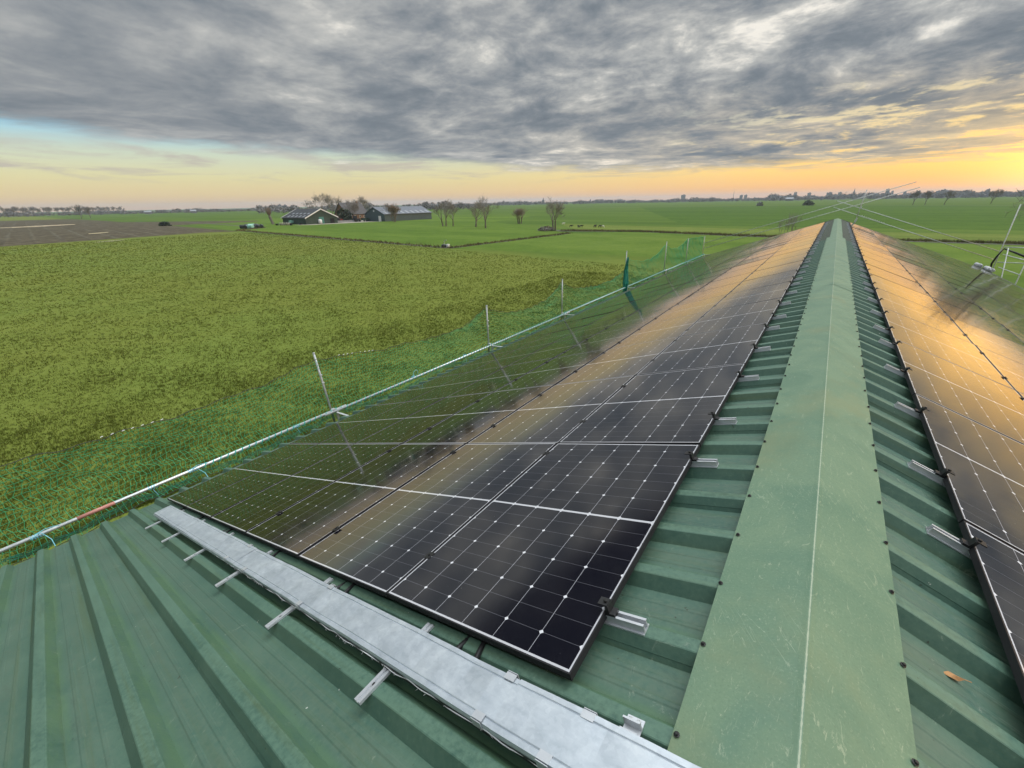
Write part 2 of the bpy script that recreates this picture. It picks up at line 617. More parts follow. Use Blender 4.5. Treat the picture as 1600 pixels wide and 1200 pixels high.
def f_ground(t, b):
    p = t.coord()
    x, y, z = t.sep(p)
    near = (1.0 - t.smooth(y + (t.noise(p, .05, 3) - .5) * 12.0 + x * .06, 48.0, 62.0)) * (1.0 - t.smooth(x, -8.0, 30.0))
    big = t.noise(p, .045, 5, .6)
    mid = t.noise(p, .55, 6, .65)
    fine = t.noise(p, 5.5, 6, .7)
    olive = t.ramp(mid * .30 + fine * .45 + t.noise(p, 1.9, 5, .65) * .25, [(.32, (.088, .108, .019)), (.45, (.116, .142, .024)), (.55, (.138, .163, .030)), (.68, (.172, .182, .050))])
    olive = t.mix(t.smooth(big, .42, .66) * .35, olive, (.115, .175, .034))
    strips = t.noise(t.comb(x * .006, y * .055, 0.0), 1.0, 4, .6)
    green = t.ramp(strips * .7 + mid * .3, [(.30, (.040, .080, .010)), (.48, (.064, .113, .014)), (.62, (.088, .135, .020)), (.75, (.12, .155, .036))])
    t.put(b.inputs['Base Color'], t.mix(near, green, olive))
    b.inputs['Roughness'].default_value = .95
    b.inputs['Specular IOR Level'].default_value = .1
    t.put(b.inputs['Normal'], t.bump(fine * .6 + mid * .4, .4, .08))


M['ground'] = material('meadow_grass', (.08, .1, .02), .95, fn=f_ground)


def f_blade(t, b):
    p = t.coord()
    n = t.noise(p, .5, 4, .6)
    f = t.noise(p, 7.0, 3, .6)
    col = t.ramp(n * .28 + f * .72, [(.30, (.074, .096, .016)), (.46, (.102, .128, .021)), (.56, (.126, .146, .027)), (.70, (.19, .185, .060))])
    t.put(b.inputs['Base Color'], col)
    b.inputs['Specular IOR Level'].default_value = .15
    tl = t.new('ShaderNodeBsdfTranslucent')
    t.put(tl.inputs[0], col)
    mx = t.new('ShaderNodeMixShader')
    mx.inputs[0].default_value = .45
    t.l.new(b.outputs[0], mx.inputs[1])
    t.l.new(tl.outputs[0], mx.inputs[2])
    t.l.new(mx.outputs[0], t.n['Material Output'].inputs[0])


M['blade'] = material('grass_blades', (.1, .13, .03), .8, fn=f_blade)
M['reed'] = material('dry_reeds', (.13, .115, .045), .9, var=.45, vscale=.6)


def f_green(a, bb, sx=.01, sy=.05):
    def fn(t, b):
        p = t.coord()
        x, y, z = t.sep(p)
        n = t.noise(t.comb(x * sx, y * sy, 0.0), 1.0, 4, .6) * .40 + t.noise(p, .22, 5, .65) * .25 + t.noise(p, 1.6, 6, .75) * .35
        lo = tuple(q * .72 for q in a)
        hi_ = (bb[0] * 1.22, bb[1] * 1.06, bb[2] * 1.25)
        t.put(b.inputs['Base Color'], t.ramp(n, [(.34, lo), (.45, a), (.55, bb), (.66, hi_)]))
        b.inputs['Specular IOR Level'].default_value = .1
        t.put(b.inputs['Normal'], t.bump(t.noise(p, 1.2, 5, .7), .6, .2))
    return fn


M['field_farm'] = material('farm_pasture', (.06, .12, .02), .95, fn=f_green((.066, .118, .013), (.098, .155, .021)))
M['field_mid'] = material('middle_pasture', (.06, .12, .02), .95, fn=f_green((.070, .122, .014), (.104, .156, .024)))
M['field_strip'] = material('pale_pasture', (.1, .14, .04), .95, fn=f_green((.094, .132, .022), (.124, .160, .032), .004, .1))
M['field_dark'] = material('dark_pasture', (.04, .09, .02), .95, fn=f_green((.040, .086, .010), (.064, .116, .015), .004, .06))
fa, fb = at(66, 360.5), at(85, 377)
FUR = math.atan2(fb.y - fa.y, fb.x - fa.x)


def f_plough(t, b):
    p = t.coord()
    x, y, z = t.sep(p)
    q = x * (-math.sin(FUR)) + y * math.cos(FUR)
    s = x * math.cos(FUR) + y * math.sin(FUR)
    row = ((q + (t.noise(p, .08, 3) - .5) * 1.5) / 5.5).fract()
    rows = t.smooth((row - .5).abs(), .36, .5)
    n = t.noise(p, .4, 7, .7)
    col = t.ramp(n, [(.34, (.040, .033, .020)), (.5, (.078, .066, .042)), (.66, (.130, .112, .075))])
    patch = t.smooth(t.noise(p, .02, 4, .6), .46, .6)
    col = t.mix(rows * patch * .35, col, (.16, .155, .12))
    t.put(b.inputs['Base Color'], col)
    b.inputs['Specular IOR Level'].default_value = .08
    t.put(b.inputs['Normal'], t.bump(n + rows * .4, 1.0, .3))


M['plough'] = material('ploughed_clay', (.1, .085, .065), .85, fn=f_plough)
M['water'] = material('standing_water', (.05, .05, .045), .04, ior=1.33)
M['mud'] = material('ditch_mud', (.045, .038, .026), .7, var=.3, vscale=.7)
M['yard'] = material('farmyard_concrete', (.26, .24, .19), .9, var=.2, vscale=.3)

# ------------------------------------------------------------------ ground and fields
g = MB()
g.add([(-6500, -1500, GZ), (6500, -1500, GZ), (6500, 7500, GZ), (-6500, 7500, GZ)], [(0, 1, 2, 3)])
tag(g.build('ground', M['ground']), kind='structure')


def sheet(name, pix, mat, lift, pts=None):
    q = [at(u, v) for u, v in pix] if pts is None else [Vector((a, b_, 0)) for a, b_ in pts]
    m = MB()
    m.add([(p.x, p.y, GZ + lift) for p in q], [tuple(range(len(q)))])
    o = m.build(name, mat)
    import bmesh
    bm = bmesh.new()
    bm.from_mesh(o.data)
    bmesh.ops.triangulate(bm, faces=bm.faces, ngon_method='EAR_CLIP')
    for f in bm.faces:
        if f.normal.z < 0: f.normal_flip()
    bm.to_mesh(o.data)
    bm.free()
    return tag(o, kind='structure')


sheet('plough_field', [(-160, 397), (-80, 391.5), (0, 385.5), (140, 376), (320, 363.5), (372, 361.5), (264, 352.5), (405, 346), (400, 344.8), (192, 347.2),
                       (165, 345.2), (110, 342.3), (0, 345.2), (-160, 352)], M['plough'], .03)
sheet('farm_pasture', None, M['field_farm'], .02, [(-176, 69), (-57, 57.5), (-55, 100), (-66, 110), (-120, 150), (-150, 230), (-330, 230), (-330, 92)])
sheet('pasture_strip', None, M['field_mid'], .02, [(-57, 57.5), (-20, 62), (60, 66), (60, 103), (18, 104), (-13, 106), (-41, 112), (-55, 100)])
sheet('pale_pasture_strip', None, M['field_strip'], .02, [(-60, 113), (-41, 117), (-13, 111), (120, 108), (140, 128), (0, 131), (-50, 138), (-85, 146)])
L1 = [at(u, v) for u, v in ((640, 327.3), (1000, 324.0), (1280, 320.6), (1660, 321.5))]
sheet('dark_pasture_strip', None, M['field_dark'], .02,
      [(-40, 150), (160, 138)] + [(p.x, p.y) for p in L1[::-1][:3]])
sheet('far_ditch', None, M['mud'], .06, [(p.x, p.y) for p in L1] + [(p.x - 1, p.y + 7) for p in L1[::-1]])
sheet('farmyard', None, M['yard'], .04, [(-196, 100), (-187, 104), (-184, 142), (-200, 160), (-220, 150), (-216, 124), (-194, 124)])
for pts in ([(-5, 357.2), (60, 354.5), (95, 352.4), (118, 351.0), (116, 350.3), (90, 351.4), (55, 352.9), (30, 354.4), (-5, 355.6)],
            [(138, 366), (152, 365.2), (170, 363.4), (168, 362.9), (150, 364.2), (139, 365)],
            [(148, 379.0), (175, 377.3), (196, 375.2), (195, 374.8), (172, 376.5), (150, 378.4)]):
    sheet('puddle', pts, M['water'], .06)
for pts in ([(-176, 69.6), (-120, 63.8), (-57, 58.2), (-57.5, 56.9), (-121, 62.4), (-176, 68.2)],
            [(-57.6, 57.5), (-55.8, 100), (-54.4, 100), (-56.3, 57.5)],
            [(-66, 110), (-41, 113.4), (-13, 106.8), (18, 104.8), (70, 103.6), (70, 102.2), (18, 103.2), (-13, 105.0), (-41, 111.6), (-62, 106)],
            [(-176, 68), (-186, 82), (-330, 100), (-330, 102.5), (-185, 84), (-174.5, 69.5)]):
    sheet('ditch', None, M['mud'], .045, pts)


def tufts(name, xy, h, wd, mat, label, blades=4, lean=.6, z=GZ):
    n = len(xy)
    base = np.repeat(xy, blades, axis=0) + rng.normal(0, .05, (n * blades, 2))
    hh = np.repeat(h, blades) * rng.uniform(.5, 1.15, n * blades)
    ww = np.repeat(wd, blades)
    an = rng.uniform(0, 2 * np.pi, n * blades)
    ln = rng.uniform(.1, lean, n * blades) * hh
    la = rng.uniform(0, 2 * np.pi, n * blades)
    dx, dy = np.cos(an) * ww, np.sin(an) * ww
    tri = np.zeros((n * blades, 3, 3))
    tri[:, 0] = np.stack([base[:, 0] - dx, base[:, 1] - dy, np.full(n * blades, z - .02)], 1)
    tri[:, 1] = np.stack([base[:, 0] + dx, base[:, 1] + dy, np.full(n * blades, z - .02)], 1)
    tri[:, 2] = np.stack([base[:, 0] + np.cos(la) * ln, base[:, 1] + np.sin(la) * ln, z + hh], 1)
    return tag(np_mesh(name, tri.reshape(-1, 3), 3, mat), label, None, None, 'stuff')


# grass blades, dense by the barn and thinning outwards
r_ = 7.0 + rng.random(190000) ** 1.75 * 150
th = rng.uniform(R(-100), R(8), len(r_))
xy = np.stack([-7.2 + r_ * np.sin(th), r_ * np.cos(th) * 1.1], 1)
xy = np.concatenate([xy, np.stack([rng.uniform(-24, -8.3, 26000), rng.uniform(-6, 45, 26000)], 1)])
ok = (xy[:, 0] < -8.3) & (xy[:, 0] > -158) & (xy[:, 1] < 56 - .097 * (xy[:, 0] + 57)) & (xy[:, 1] > -8) & ~((xy[:, 0] < -100) & (xy[:, 1] < (-xy[:, 0] - 158) * 1.2))
xy = xy[ok]
dist = np.hypot(xy[:, 0], xy[:, 1])
clump = .5 + .5 * np.sin(xy[:, 0] * .9 + 2 * np.sin(xy[:, 1] * .37)) * np.sin(xy[:, 1] * 1.1 + 1.7 * np.sin(xy[:, 0] * .29))
keep = rng.random(len(xy)) < .70 + .30 * clump
xy, dist, clump = xy[keep], dist[keep], clump[keep]
tufts('meadow_grass', xy, (.060 + .045 * clump) * (1 + .004 * dist), .0075 + .00032 * dist, M['blade'], 'olive green rough meadow grass beside the solar barn', 4, 1.1)
# reeds and rank grass along the ditches
seg = [((-176, 69), (-57, 57.5), 900, 1.0), ((-57, 57.5), (-55, 100), 500, .8), ((-62, 109), (-41, 113), 700, 1.6), ((-41, 113), (-13, 107), 900, 1.6),
       ((-13, 107), (70, 105), 2200, 1.6), ((-174, 68), (-186, 83), 200, 1.0)]
pl = []
for a, b_, n, wd in seg:
    s = rng.random(n)
    q = np.array(a)[None] * (1 - s[:, None]) + np.array(b_)[None] * s[:, None]
    pl.append(q + rng.normal(0, wd * .55, (n, 2)))
xy = np.concatenate(pl)
tufts('ditch_reeds', xy, rng.uniform(.25, .6, len(xy)), np.full(len(xy), .07), M['reed'], 'brown reeds and rank grass fringing the ditches', 4, .8)

# ------------------------------------------------------------------ the barn we stand on
SL = 0.34666
CA, SA = math.cos(SL), math.sin(SL)


def rp(side, s, yy, off=0.0):                   # point on a roof slope: distance down the slope, along the ridge, height over the cap plane
    return Vector((side * (s * CA + off * SA), yy, -s * SA + off * CA))


def slope_matrix(side, s, yy, off=0.0, rot=0.0, tilt=0.0, pitch=0.0):
    X = Vector((side * CA, 0, -SA))
    Z = Vector((side * SA, 0, CA))
    Y = Z.cross(X)
    m = Matrix(((X.x, Y.x, Z.x, 0), (X.y, Y.y, Z.y, 0), (X.z, Y.z, Z.z, 0), (0, 0, 0, 1)))
    p = rp(side, s, yy, off)
    return Matrix.Translation(p) @ m @ Matrix.Rotation(rot, 4, 'Z') @ Matrix.Rotation(tilt, 4, 'Y') @ Matrix.Rotation(pitch, 4, 'X')


RIB = .3222
RIB0 = 1.119
Y_NEAR, Y_FAR, Y_MID = -5.2, 36.55, 19.6
barn = empty('barn_building', (0, 15, GZ))
tag(barn, 'long barn with ribbed green steel roof carrying the solar panels in the foreground', 'barn')
BINV = Matrix.Translation((0, -15, -GZ))


def bpart(mb, name, mat, parent=barn, smooth=False):
    if parent is barn:
        mb.v = [(p[0], p[1] - 15, p[2] - GZ) for p in mb.v]
    return mb.build(name, mat, parent, smooth)


def rib_profile(y0, y1):
    H = .058
    pts = []
    k0 = math.floor((y0 - RIB0) / RIB) - 1
    k = k0
    while RIB0 + k * RIB < y1 + RIB:
        yc = RIB0 + k * RIB
        lap = .0022 if k % 3 == 0 else 0.0
        if lap:
            pts += [(yc - .0560, -H * .70), (yc - .0562, -H * .70 + lap)]
        else:
            pts += [(yc - .0680, -H)]
        pts += [(yc - .0285, -.006 + lap), (yc - .024, -.004 + lap), (yc + .024, -.004 + lap), (yc + .0285, -.006 + lap), (yc + .0680, -H)]
        for q in (.125, .197):
            pts += [(yc + q - .012, -H), (yc + q - .006, -H + .0022), (yc + q + .006, -H + .0022), (yc + q + .012, -H)]
        if (k + 1) % 3 == 0:
            pts += [(yc + RIB - .0680, -H)]
        k += 1
    return [p for p in pts if y0 <= p[0] <= y1]


def roof_sheet(side, y0, y1, mat):
    prof = rib_profile(y0, y1)
    m = MB()
    ss = [.10, 2.2, 4.3, 6.4, 8.36]
    n = len(prof)
    vs = []
    for s in ss:
        for yy, off in prof: vs.append(rp(side, s, yy, off))
    fs = []
    for i in range(len(ss) - 1):
        for j in range(n - 1):
            a = i * n + j
            fs.append((a, a + 1, a + n + 1, a + n))
    # under skin, so the sheet edge has thickness
    b0 = len(vs)
    for s in (ss[0], ss[-1]):
        for yy, off in prof: vs.append(rp(side, s, yy, off - .006))
    for j in range(n - 1):
        fs.append((b0 + j, b0 + n + j, b0 + n + j + 1, b0 + j + 1))
        fs.append(((len(ss) - 1) * n + j, (len(ss) - 1) * n + j + 1, b0 + n + j + 1, b0 + n + j))
    m.add(vs, fs)
    o = bpart(m, 'roof_sheet', mat)
    return o


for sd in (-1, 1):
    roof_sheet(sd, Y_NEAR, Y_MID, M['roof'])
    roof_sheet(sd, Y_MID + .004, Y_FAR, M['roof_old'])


def ridge_cap(y0, y1, hw, lift, amp):
    m = MB()
    ys = np.arange(y0, y1 + .001, (y1 - y0) / max(2, round((y1 - y0) / .081)))
    cols = [(-1, hw + .001, -.014), (-1, hw, 0), (-1, hw * .66, 0), (-1, hw * .33, 0), (-1, .020, .0), (-1, .0035, .001), (1, .0035, .001), (1, .020, .0), (1, hw * .33, 0), (1, hw * .66, 0), (1, hw, 0), (1, hw + .001, -.014)]
    vs = []
    for yy in ys:
        for sd, s, off in cols:
            wob = amp * (math.sin(yy * 19.5 + sd) * .5 + math.sin(yy * 7.3 + 2 * sd) * .7 + math.sin(yy * 31.0) * .3) * min(1, s / hw) * (1 if off > -.01 else 1)
            vs.append(rp(sd, s, yy, lift + off + wob))
    n = len(cols)
    fs = [(i * n + j, i * n + j + 1, (i + 1) * n + j + 1, (i + 1) * n + j) for i in range(len(ys) - 1) for j in range(n - 1)]
    m.add(vs, fs)
    return bpart(m, 'ridge_cap', M['cap'], smooth=False)


caps = [ridge_cap(Y_NEAR, 8.7, .300, .002, .0010), ridge_cap(8.62, 20.1, .302, .005, .0075), ridge_cap(20.0, Y_FAR - .02, .215, .003, .0060)]


def screw_mb(p, side, m):
    rot = slope_matrix(side, 0, 0).to_3x3()
    T = Matrix.Translation(p) @ rot.to_4x4()
    m.lathe([(.0085, 0), (.0092, .002), (.0058, .0033), (.0056, .0075), (.004, .009)], 8, T)


rest = MB()
nscrew = 0
for k in range(-4, 110):
    yy = RIB0 + k * RIB
    if yy > Y_FAR - .2: break
    cap = caps[0] if yy < 8.7 else caps[1] if yy < 20 else caps[2]
    s = .288 if yy < 20 else .205
    for sd in (-1, 1):
        p = rp(sd, s + random.uniform(-.006, .006), yy + random.uniform(-.01, .01), .0045 if yy < 8.7 else .007)
        if yy > .4 and yy < 16:
            m = MB()
            screw_mb(p, sd, m)
            m.v = [(q[0], q[1] - 15, q[2] - GZ) for q in m.v]
            m.build('screw', M['screw'], cap)
            nscrew += 1
        elif yy > .4:
            screw_mb(p, sd, rest)
rest.v = [(q[0], q[1] - 15, q[2] - GZ) for q in rest.v]
tag(rest.build('screws', M['screw'], caps[2]), kind='stuff')
m = MB()
for sd in (-1, 1):
    m.box((sd * 7.72, (Y_NEAR + Y_FAR) / 2, (GZ - 3.0) / 2), (.12, Y_FAR - Y_NEAR - .5, -GZ - 3.0))
bpart(m, 'side_wall', M['wall'])
for yy in (Y_NEAR + .3, Y_FAR - .3):
    m = MB()
    m.add([(-7.6, yy - .05, GZ), (7.6, yy - .05, GZ), (7.6, yy - .05, -2.95), (0, yy - .05, -.18), (-7.6, yy - .05, -2.95),
           (-7.6, yy + .05, GZ), (7.6, yy + .05, GZ), (7.6, yy + .05, -2.95), (0, yy + .05, -.18), (-7.6, yy + .05, -2.95)],
          [(0, 1, 2, 3, 4), (9, 8, 7, 6, 5), (0, 5, 6, 1), (1, 6, 7, 2), (2, 7, 8, 3), (3, 8, 9, 4), (4, 9, 5, 0)])
    bpart(m, 'gable_wall', M['wall'])
for sd in (-1, 1):                              # verge flashing along the far gable edge
    m = MB()
    pa, pb = rp(sd, .12, Y_FAR - .02, .012), rp(sd, 8.36, Y_FAR - .02, .012)
    X = (pb - pa).normalized()
    m.extrude([(-.10, 0), (.04, 0), (.04, -.12), (.034, -.12), (.034, -.006), (-.10, -.006)], X, (pb - pa).length, (0, 1, 0), Vector((sd * SA, 0, CA)), pa)
    bpart(m, 'verge_flashing', M['roof_old'])

# ------------------------------------------------------------------ solar panels
PW, PL, PITW, PITL = 1.142, 1.7856, 1.154, 1.7976
OFF_T, FR_H = .056, .030
S0, Y0 = .644, .811
proto = empty('solar_panel')
m = MB()
hw, hl, lip = PW / 2, PL / 2, .0065
for sx in (-1, 1):
    m.box((sx * (hw - lip / 2), 0, -FR_H / 2), (lip, PL, FR_H))
    m.box((0, sx * (hl - lip / 2), -FR_H / 2), (PW - 2 * lip, lip, FR_H - .0004))
m.build('frame', M['pframe'], proto)
m = MB()
m.box((0, 0, -.0035), (PW - 2 * lip, PL - 2 * lip, .004))
m.build('glass', M['cells'], proto)
reg(proto)
first = True
NROW = 19
colL = ['beside the ridge gap', 'second from the ridge', 'third from the ridge', 'third from the eave', 'second from the eave', 'along the eave']
tiltL = [-.42, .42, .42, .30, .1, 0.0]
for side in (-1, 1):
    for r in range(NROW):
        for cidx in range(6):
            sC = S0 + cidx * PITW + PW / 2
            yC = Y0 + r * PITL + PL / 2
            if side > 0:
                # leave out only what the picture cannot show
                q = rp(1, S0 + cidx * PITW, Y0 + (r + 1) * PITL) - CAM
                u = 800 + F_PX * q.dot(RT) / max(q.dot(FW), .01)
                if u > 1760: continue
            o = proto if first else copy_tree(proto)
            first = False
            base = tiltL[cidx] if side < 0 else random.uniform(-.1, .1)
            # a positive tilt lowers the eave side of a panel
            o.matrix_world = slope_matrix(side, sC, yC, OFF_T, 0, R(base + random.gauss(0, .09)), R(random.gauss(0, .13)))
            tag(o, 'black solar panel, %s slope, %s row from near end, %s' % ('left' if side < 0 else 'right', ORD[r + 1], colL[cidx]),
                'solar panel', 'solar panels on the %s slope' % ('left' if side < 0 else 'right'))

# stubs of mounting rail with end clamps along the ridge side of both arrays
rail = empty('mounting_rail')
m = MB()
# open-topped channel, local X up-slope is negative
m.extrude([(-.028, 0), (.028, 0), (.028, .006), (.020, .006), (.014, .034), (.020, .034), (.020, .038), (.009, .038), (.010, .006), (-.010, .006),
           (-.009, .038), (-.020, .038), (-.020, .034), (-.014, .034), (-.020, .006), (-.028, .006)], (1, 0, 0), .42, (0, 1, 0), (0, 0, 1), (0, 0, 0))
m.build('channel', M['alu'], rail)
m = MB()
m.box((.135, 0, .044), (.045, .038, .012))
m.box((.143, 0, .066), (.014, .038, .036))
m.box((.158, 0, .086), (.040, .038, .005))
m.build('end_clamp', M['black'], rail)
m = MB()
m.lathe([(.008, .088), (.008, .096), (.006, .098)], 8, Matrix.Translation((.150, 0, 0)))
m.build('bolt', M['screw'], rail)
reg(rail)
first = True
clamp_y = {}
for side in (-1, 1):
    for r in range(NROW):
        for h, q in enumerate((.32, 1.64) if r == 0 and side < 0 else (.45, 1.45)):
            yy = Y0 + r * PITL + q
            yy = RIB0 + round((yy - RIB0) / RIB) * RIB
            clamp_y[(side, r, h)] = yy
            o = rail if first else copy_tree(rail)
            first = False
            o.matrix_world = slope_matrix(side, .497 + random.uniform(-.012, .012), yy, -.003)
            tag(o, 'aluminium rail stub with black clamp, %s slope, %s panel row, %s of its pair' % ('left' if side < 0 else 'right', ORD[r + 1], 'nearer' if h == 0 else 'farther'),
                'mounting rail', 'rail stubs along the ridge side of the panels')
mid = empty('mid_clamp')
m = MB()
m.box((0, 0, .004), (.044, .050, .005))
m.box((0, 0, -.018), (.016, .040, .040))
m.build('clamp_body', M['black'], mid)
m = MB()
m.lathe([(.007, .006), (.007, .013), (.005, .014)], 8)
m.build('bolt', M['screw'], mid)
reg(mid)
first = True
for side in (-1, 1):
    for r in range(9):
        for h in (0, 1):
            for gap in range(1, 4 if side < 0 else 3):
                if side > 0 and r < (2 if gap == 1 else 5): continue
                if gap == 3 and r > 4: continue
                o = mid if first else copy_tree(mid)
                first = False
                o.matrix_world = slope_matrix(side, S0 + gap * PITW - .010, clamp_y[(side, r, h)], OFF_T + .0015)
                tag(o, 'black mid clamp, %s slope, %s gap from ridge, %s row, %s of its pair' % (
                    'left' if side < 0 else 'right', ORD[gap], ORD[r + 1], 'nearer' if h == 0 else 'farther'), 'panel clamp', 'mid clamps between solar panels')

# ------------------------------------------------------------------ cable tray across the left slope
XS = Vector((-CA, 0, -SA))
ZS = Vector((-SA, 0, CA))
YS = Vector((0, 1, 0))
tray = empty('cable_tray', rp(-1, 3.6, .65, 0))
tag(tray, 'galvanised cable tray with lid running down the left slope before the panels', 'cable tray')


def tpart(mb, name, mat, parent=tray, smooth=False):
    o0 = rp(-1, 3.6, .65, 0)
    mb.v = [tuple(Vector(p) - o0) for p in mb.v]
    return mb.build(name, mat, parent, smooth)


def tray_y(s):                                  # tray centre line is a little askew
    return .6335 + .0035 * s


def lid(s0, s1, lift, hw):
    m = MB()
    n = max(2, round((s1 - s0) / .12))
    prof = [(-hw - .001, -.026), (-hw - .004, -.012), (-hw, .0), (-hw + .018, .001), (-hw + .021, -.0025), (-hw + .025, .001), (0, .0025), (hw - .025, .001), (hw - .021, -.0025), (hw - .018, .001), (hw, 0), (hw + .004, -.012), (hw + .001, -.026)]
    vs = []
    for i in range(n + 1):
        s = s0 + (s1 - s0) * i / n
        for a, b_ in prof:
            wob = .0018 * math.sin(s * 9 + a * 30) + .0012 * math.sin(s * 23)
            vs.append(rp(-1, s, tray_y(s) + a + .0015 * math.sin(s * 5), .047 + lift + b_ + wob))
    k = len(prof)
    m.add(vs, [(i * k + j, i * k + j + 1, (i + 1) * k + j + 1, (i + 1) * k + j) for i in range(n) for j in range(k - 1)])
    return tpart(m, 'lid', M['galv'])


lids = [lid(.10, .80, .003, .091), lid(.775, 3.58, 0, .089), lid(3.55, 6.96, .003, .091)]
m = MB()
for sg in (-1, 1):
    m.extrude([(-.002, .012), (.002, .012), (.002, .046), (-.002, .046)], XS, 6.80, YS, ZS, rp(-1, .12, tray_y(.12) + sg * .080, 0) + YS * 0)
m.extrude([(-.08, .012), (.08, .012), (.08, .015), (-.08, .015)], XS, 6.80, YS, ZS, rp(-1, .12, tray_y(.12), 0))
tpart(m, 'trough', M['galv'])
m = MB()                                        # frayed protective edge strip hanging on the near lip
pts = []
s = .15
while s < 6.9:
    pts.append(rp(-1, s, tray_y(s) - .094 + .002 * math.sin(s * 31), .020 + .004 * math.sin(s * 17) + .003 * math.sin(s * 41)))
    s += .03
m.tube(pts, .0022, 5)
for _ in range(110):
    s = random.uniform(.2, 6.85)
    p = rp(-1, s, tray_y(s) - .094, .020)
    m.tube([p, p + YS * random.uniform(-.012, -.002) - ZS * random.uniform(.001, .009) + XS * random.uniform(-.012, .012)], .0006, 3, False)
tpart(m, 'edge_strip', M['white'])
m = MB()                                        # ragged rubber skirt of the strip
vs, fs = [], []
for q in range(260):
    s = .2 + q * .0255
    yy = tray_y(s) - .0935
    vs += [rp(-1, s, yy, .026), rp(-1, s, yy - .002 * random.random(), .006 + .003 * random.random())]
fs = [(2 * q, 2 * q + 1, 2 * q + 3, 2 * q + 2) for q in range(259)]
m.add(vs, fs)
tpart(m, 'edge_brush', M['black'])
for s, sg in ((.842, 1), (.521, 1), (.86, -1), (.585, -1), (2.33, -1), (2.25, 1), (3.7, 1), (3.75, -1), (3.30, -1)):
    m = MB()
    yy = tray_y(s) + sg * .091
    rot = Matrix((XS, YS, ZS)).transposed()
    m.box(rp(-1, s, yy - sg * .012, .0525), (.045, .026, .0025), rot)
    m.box(rp(-1, s, yy + sg * .0055, .038), (.045, .0025, .030), rot)
    tpart(m, 'lid_clip', M['alu'])

# support rails lying across the ribs under the tray
sr = empty('support_rail')
m = MB()
m.extrude([(-.021, 0), (.021, 0), (.021, .012), (.006, .0115), (.004, .004), (-.004, .004), (-.006, .0115), (-.021, .012)], (0, 1, 0), .40, (1, 0, 0), (0, 0, 1), (0, -.2, 0))
m.build('channel', M['alu'], sr)
for yy in (-.06, .12):
    m = MB()
    m.lathe([(.007, .004), (.007, .0100), (.005, .011)], 8, Matrix.Translation((0, yy, 0)))
    m.build('fixing_screw', M['screw'], sr)
reg(sr)
first = True
for i, s in enumerate((1.42, 2.425, 3.44, 4.43, 5.47, 6.50)):
    o = sr if first else copy_tree(sr)
    first = False
    o.matrix_world = slope_matrix(-1, s, .595, -.003)
    tag(o, 'short aluminium support rail under the cable tray, %s counted down from the ridge' % ORD[i + 1], 'support rail', 'support rails crossing under the cable tray')
br = empty('rail_bracket', mat=slope_matrix(-1, .41, .775, -.003))
tag(br, 'small silver rail bracket with two screws beside the tray near the ridge cap', 'bracket')
m = MB()
m.extrude([(-.028, 0), (.028, 0), (.028, .003), (.003, .003), (.003, .030), (-.003, .030), (-.003, .003), (-.028, .003)], (1, 0, 0), .055, (0, 1, 0), (0, 0, 1), (-.0275, 0, 0))
m.box((0, .0295, .012), (.055, .003, .024))
m.build('bracket_body', M['alu'], br)
for sx in (-.012, .014):
    m = MB()
    m.lathe([(.008, .003), (.008, .0065), (.005, .009)], 8, Matrix.Translation((sx, -.015, 0)))
    m.build('screw', M['post'], br)

# corrugated cable conduits between tray and panels
for i, (s, n2) in enumerate(((1.10, 2), (2.20, 2), (3.36, 2), (4.60, 2), (5.66, 2), (6.62, 2))):
    for j in range(n2):
        m = MB()
        pts, rad = [], []
        for q in range(46):
            tq = q / 45
            ss = s + (-.05 + .09 * j) * (1 - tq) + .05 * math.sin(tq * 2.4 + j) + (.04 if j else -.02) * tq
            pts.append(rp(-1, ss, .70 + .36 * tq, .016 - .030 * math.sin(tq * math.pi) * (1 if j else .6) - .004))
            rad.append(.0115 + (.0018 if q % 2 else 0))
        m.tube(pts, rad, 7)
        o = m.build('cable_conduit', M['black'], None, True)
        tag(o, 'black corrugated conduit from tray to panels, %s of pair, under %s panel from the ridge' % (('upper', 'lower')[j], ORD[i + 1]), 'cable conduit', 'cable conduits between tray and panels')
m = MB()
lp = rp(1, .5075, 1.614, -.056)
m.add([lp + Vector(q) for q in ((-.030, -.004, .004), (-.012, .010, .010), (.010, .012, .004), (.030, .002, .012), (.014, -.010, .003), (-.008, -.012, .008), (0, 0, .014))],
      [(0, 6, 1), (1, 6, 2), (2, 6, 3), (3, 6, 4), (4, 6, 5), (5, 6, 0)])
m.tube([lp + Vector((.028, .002, .011)), lp + Vector((.048, .008, .006))], .0015, 4)
tag(m.build('dry_leaf', M['tan']), 'curled tan leaf lying in a roof valley right of the ridge', 'leaf')

# ------------------------------------------------------------------ edge protection along the left eave
XR = -8.15


def pipe(name, a, b_, rad, mat, label, cat='guardrail', group=None, red=None, n=10):
    a, b_ = Vector(a), Vector(b_)
    root = empty(name, a)
    m = MB()
    m.tube([Vector(), b_ - a], rad, n)
    m.build('tube', mat, root, True)
    if red:
        m = MB()
        d = (b_ - a).normalized()
        m.tube([d * red[0], d * red[1]], rad + .002, n)
        m.build('tape_wrap', M['red'], root, True)
    tag(root, label, cat, group)
    return root


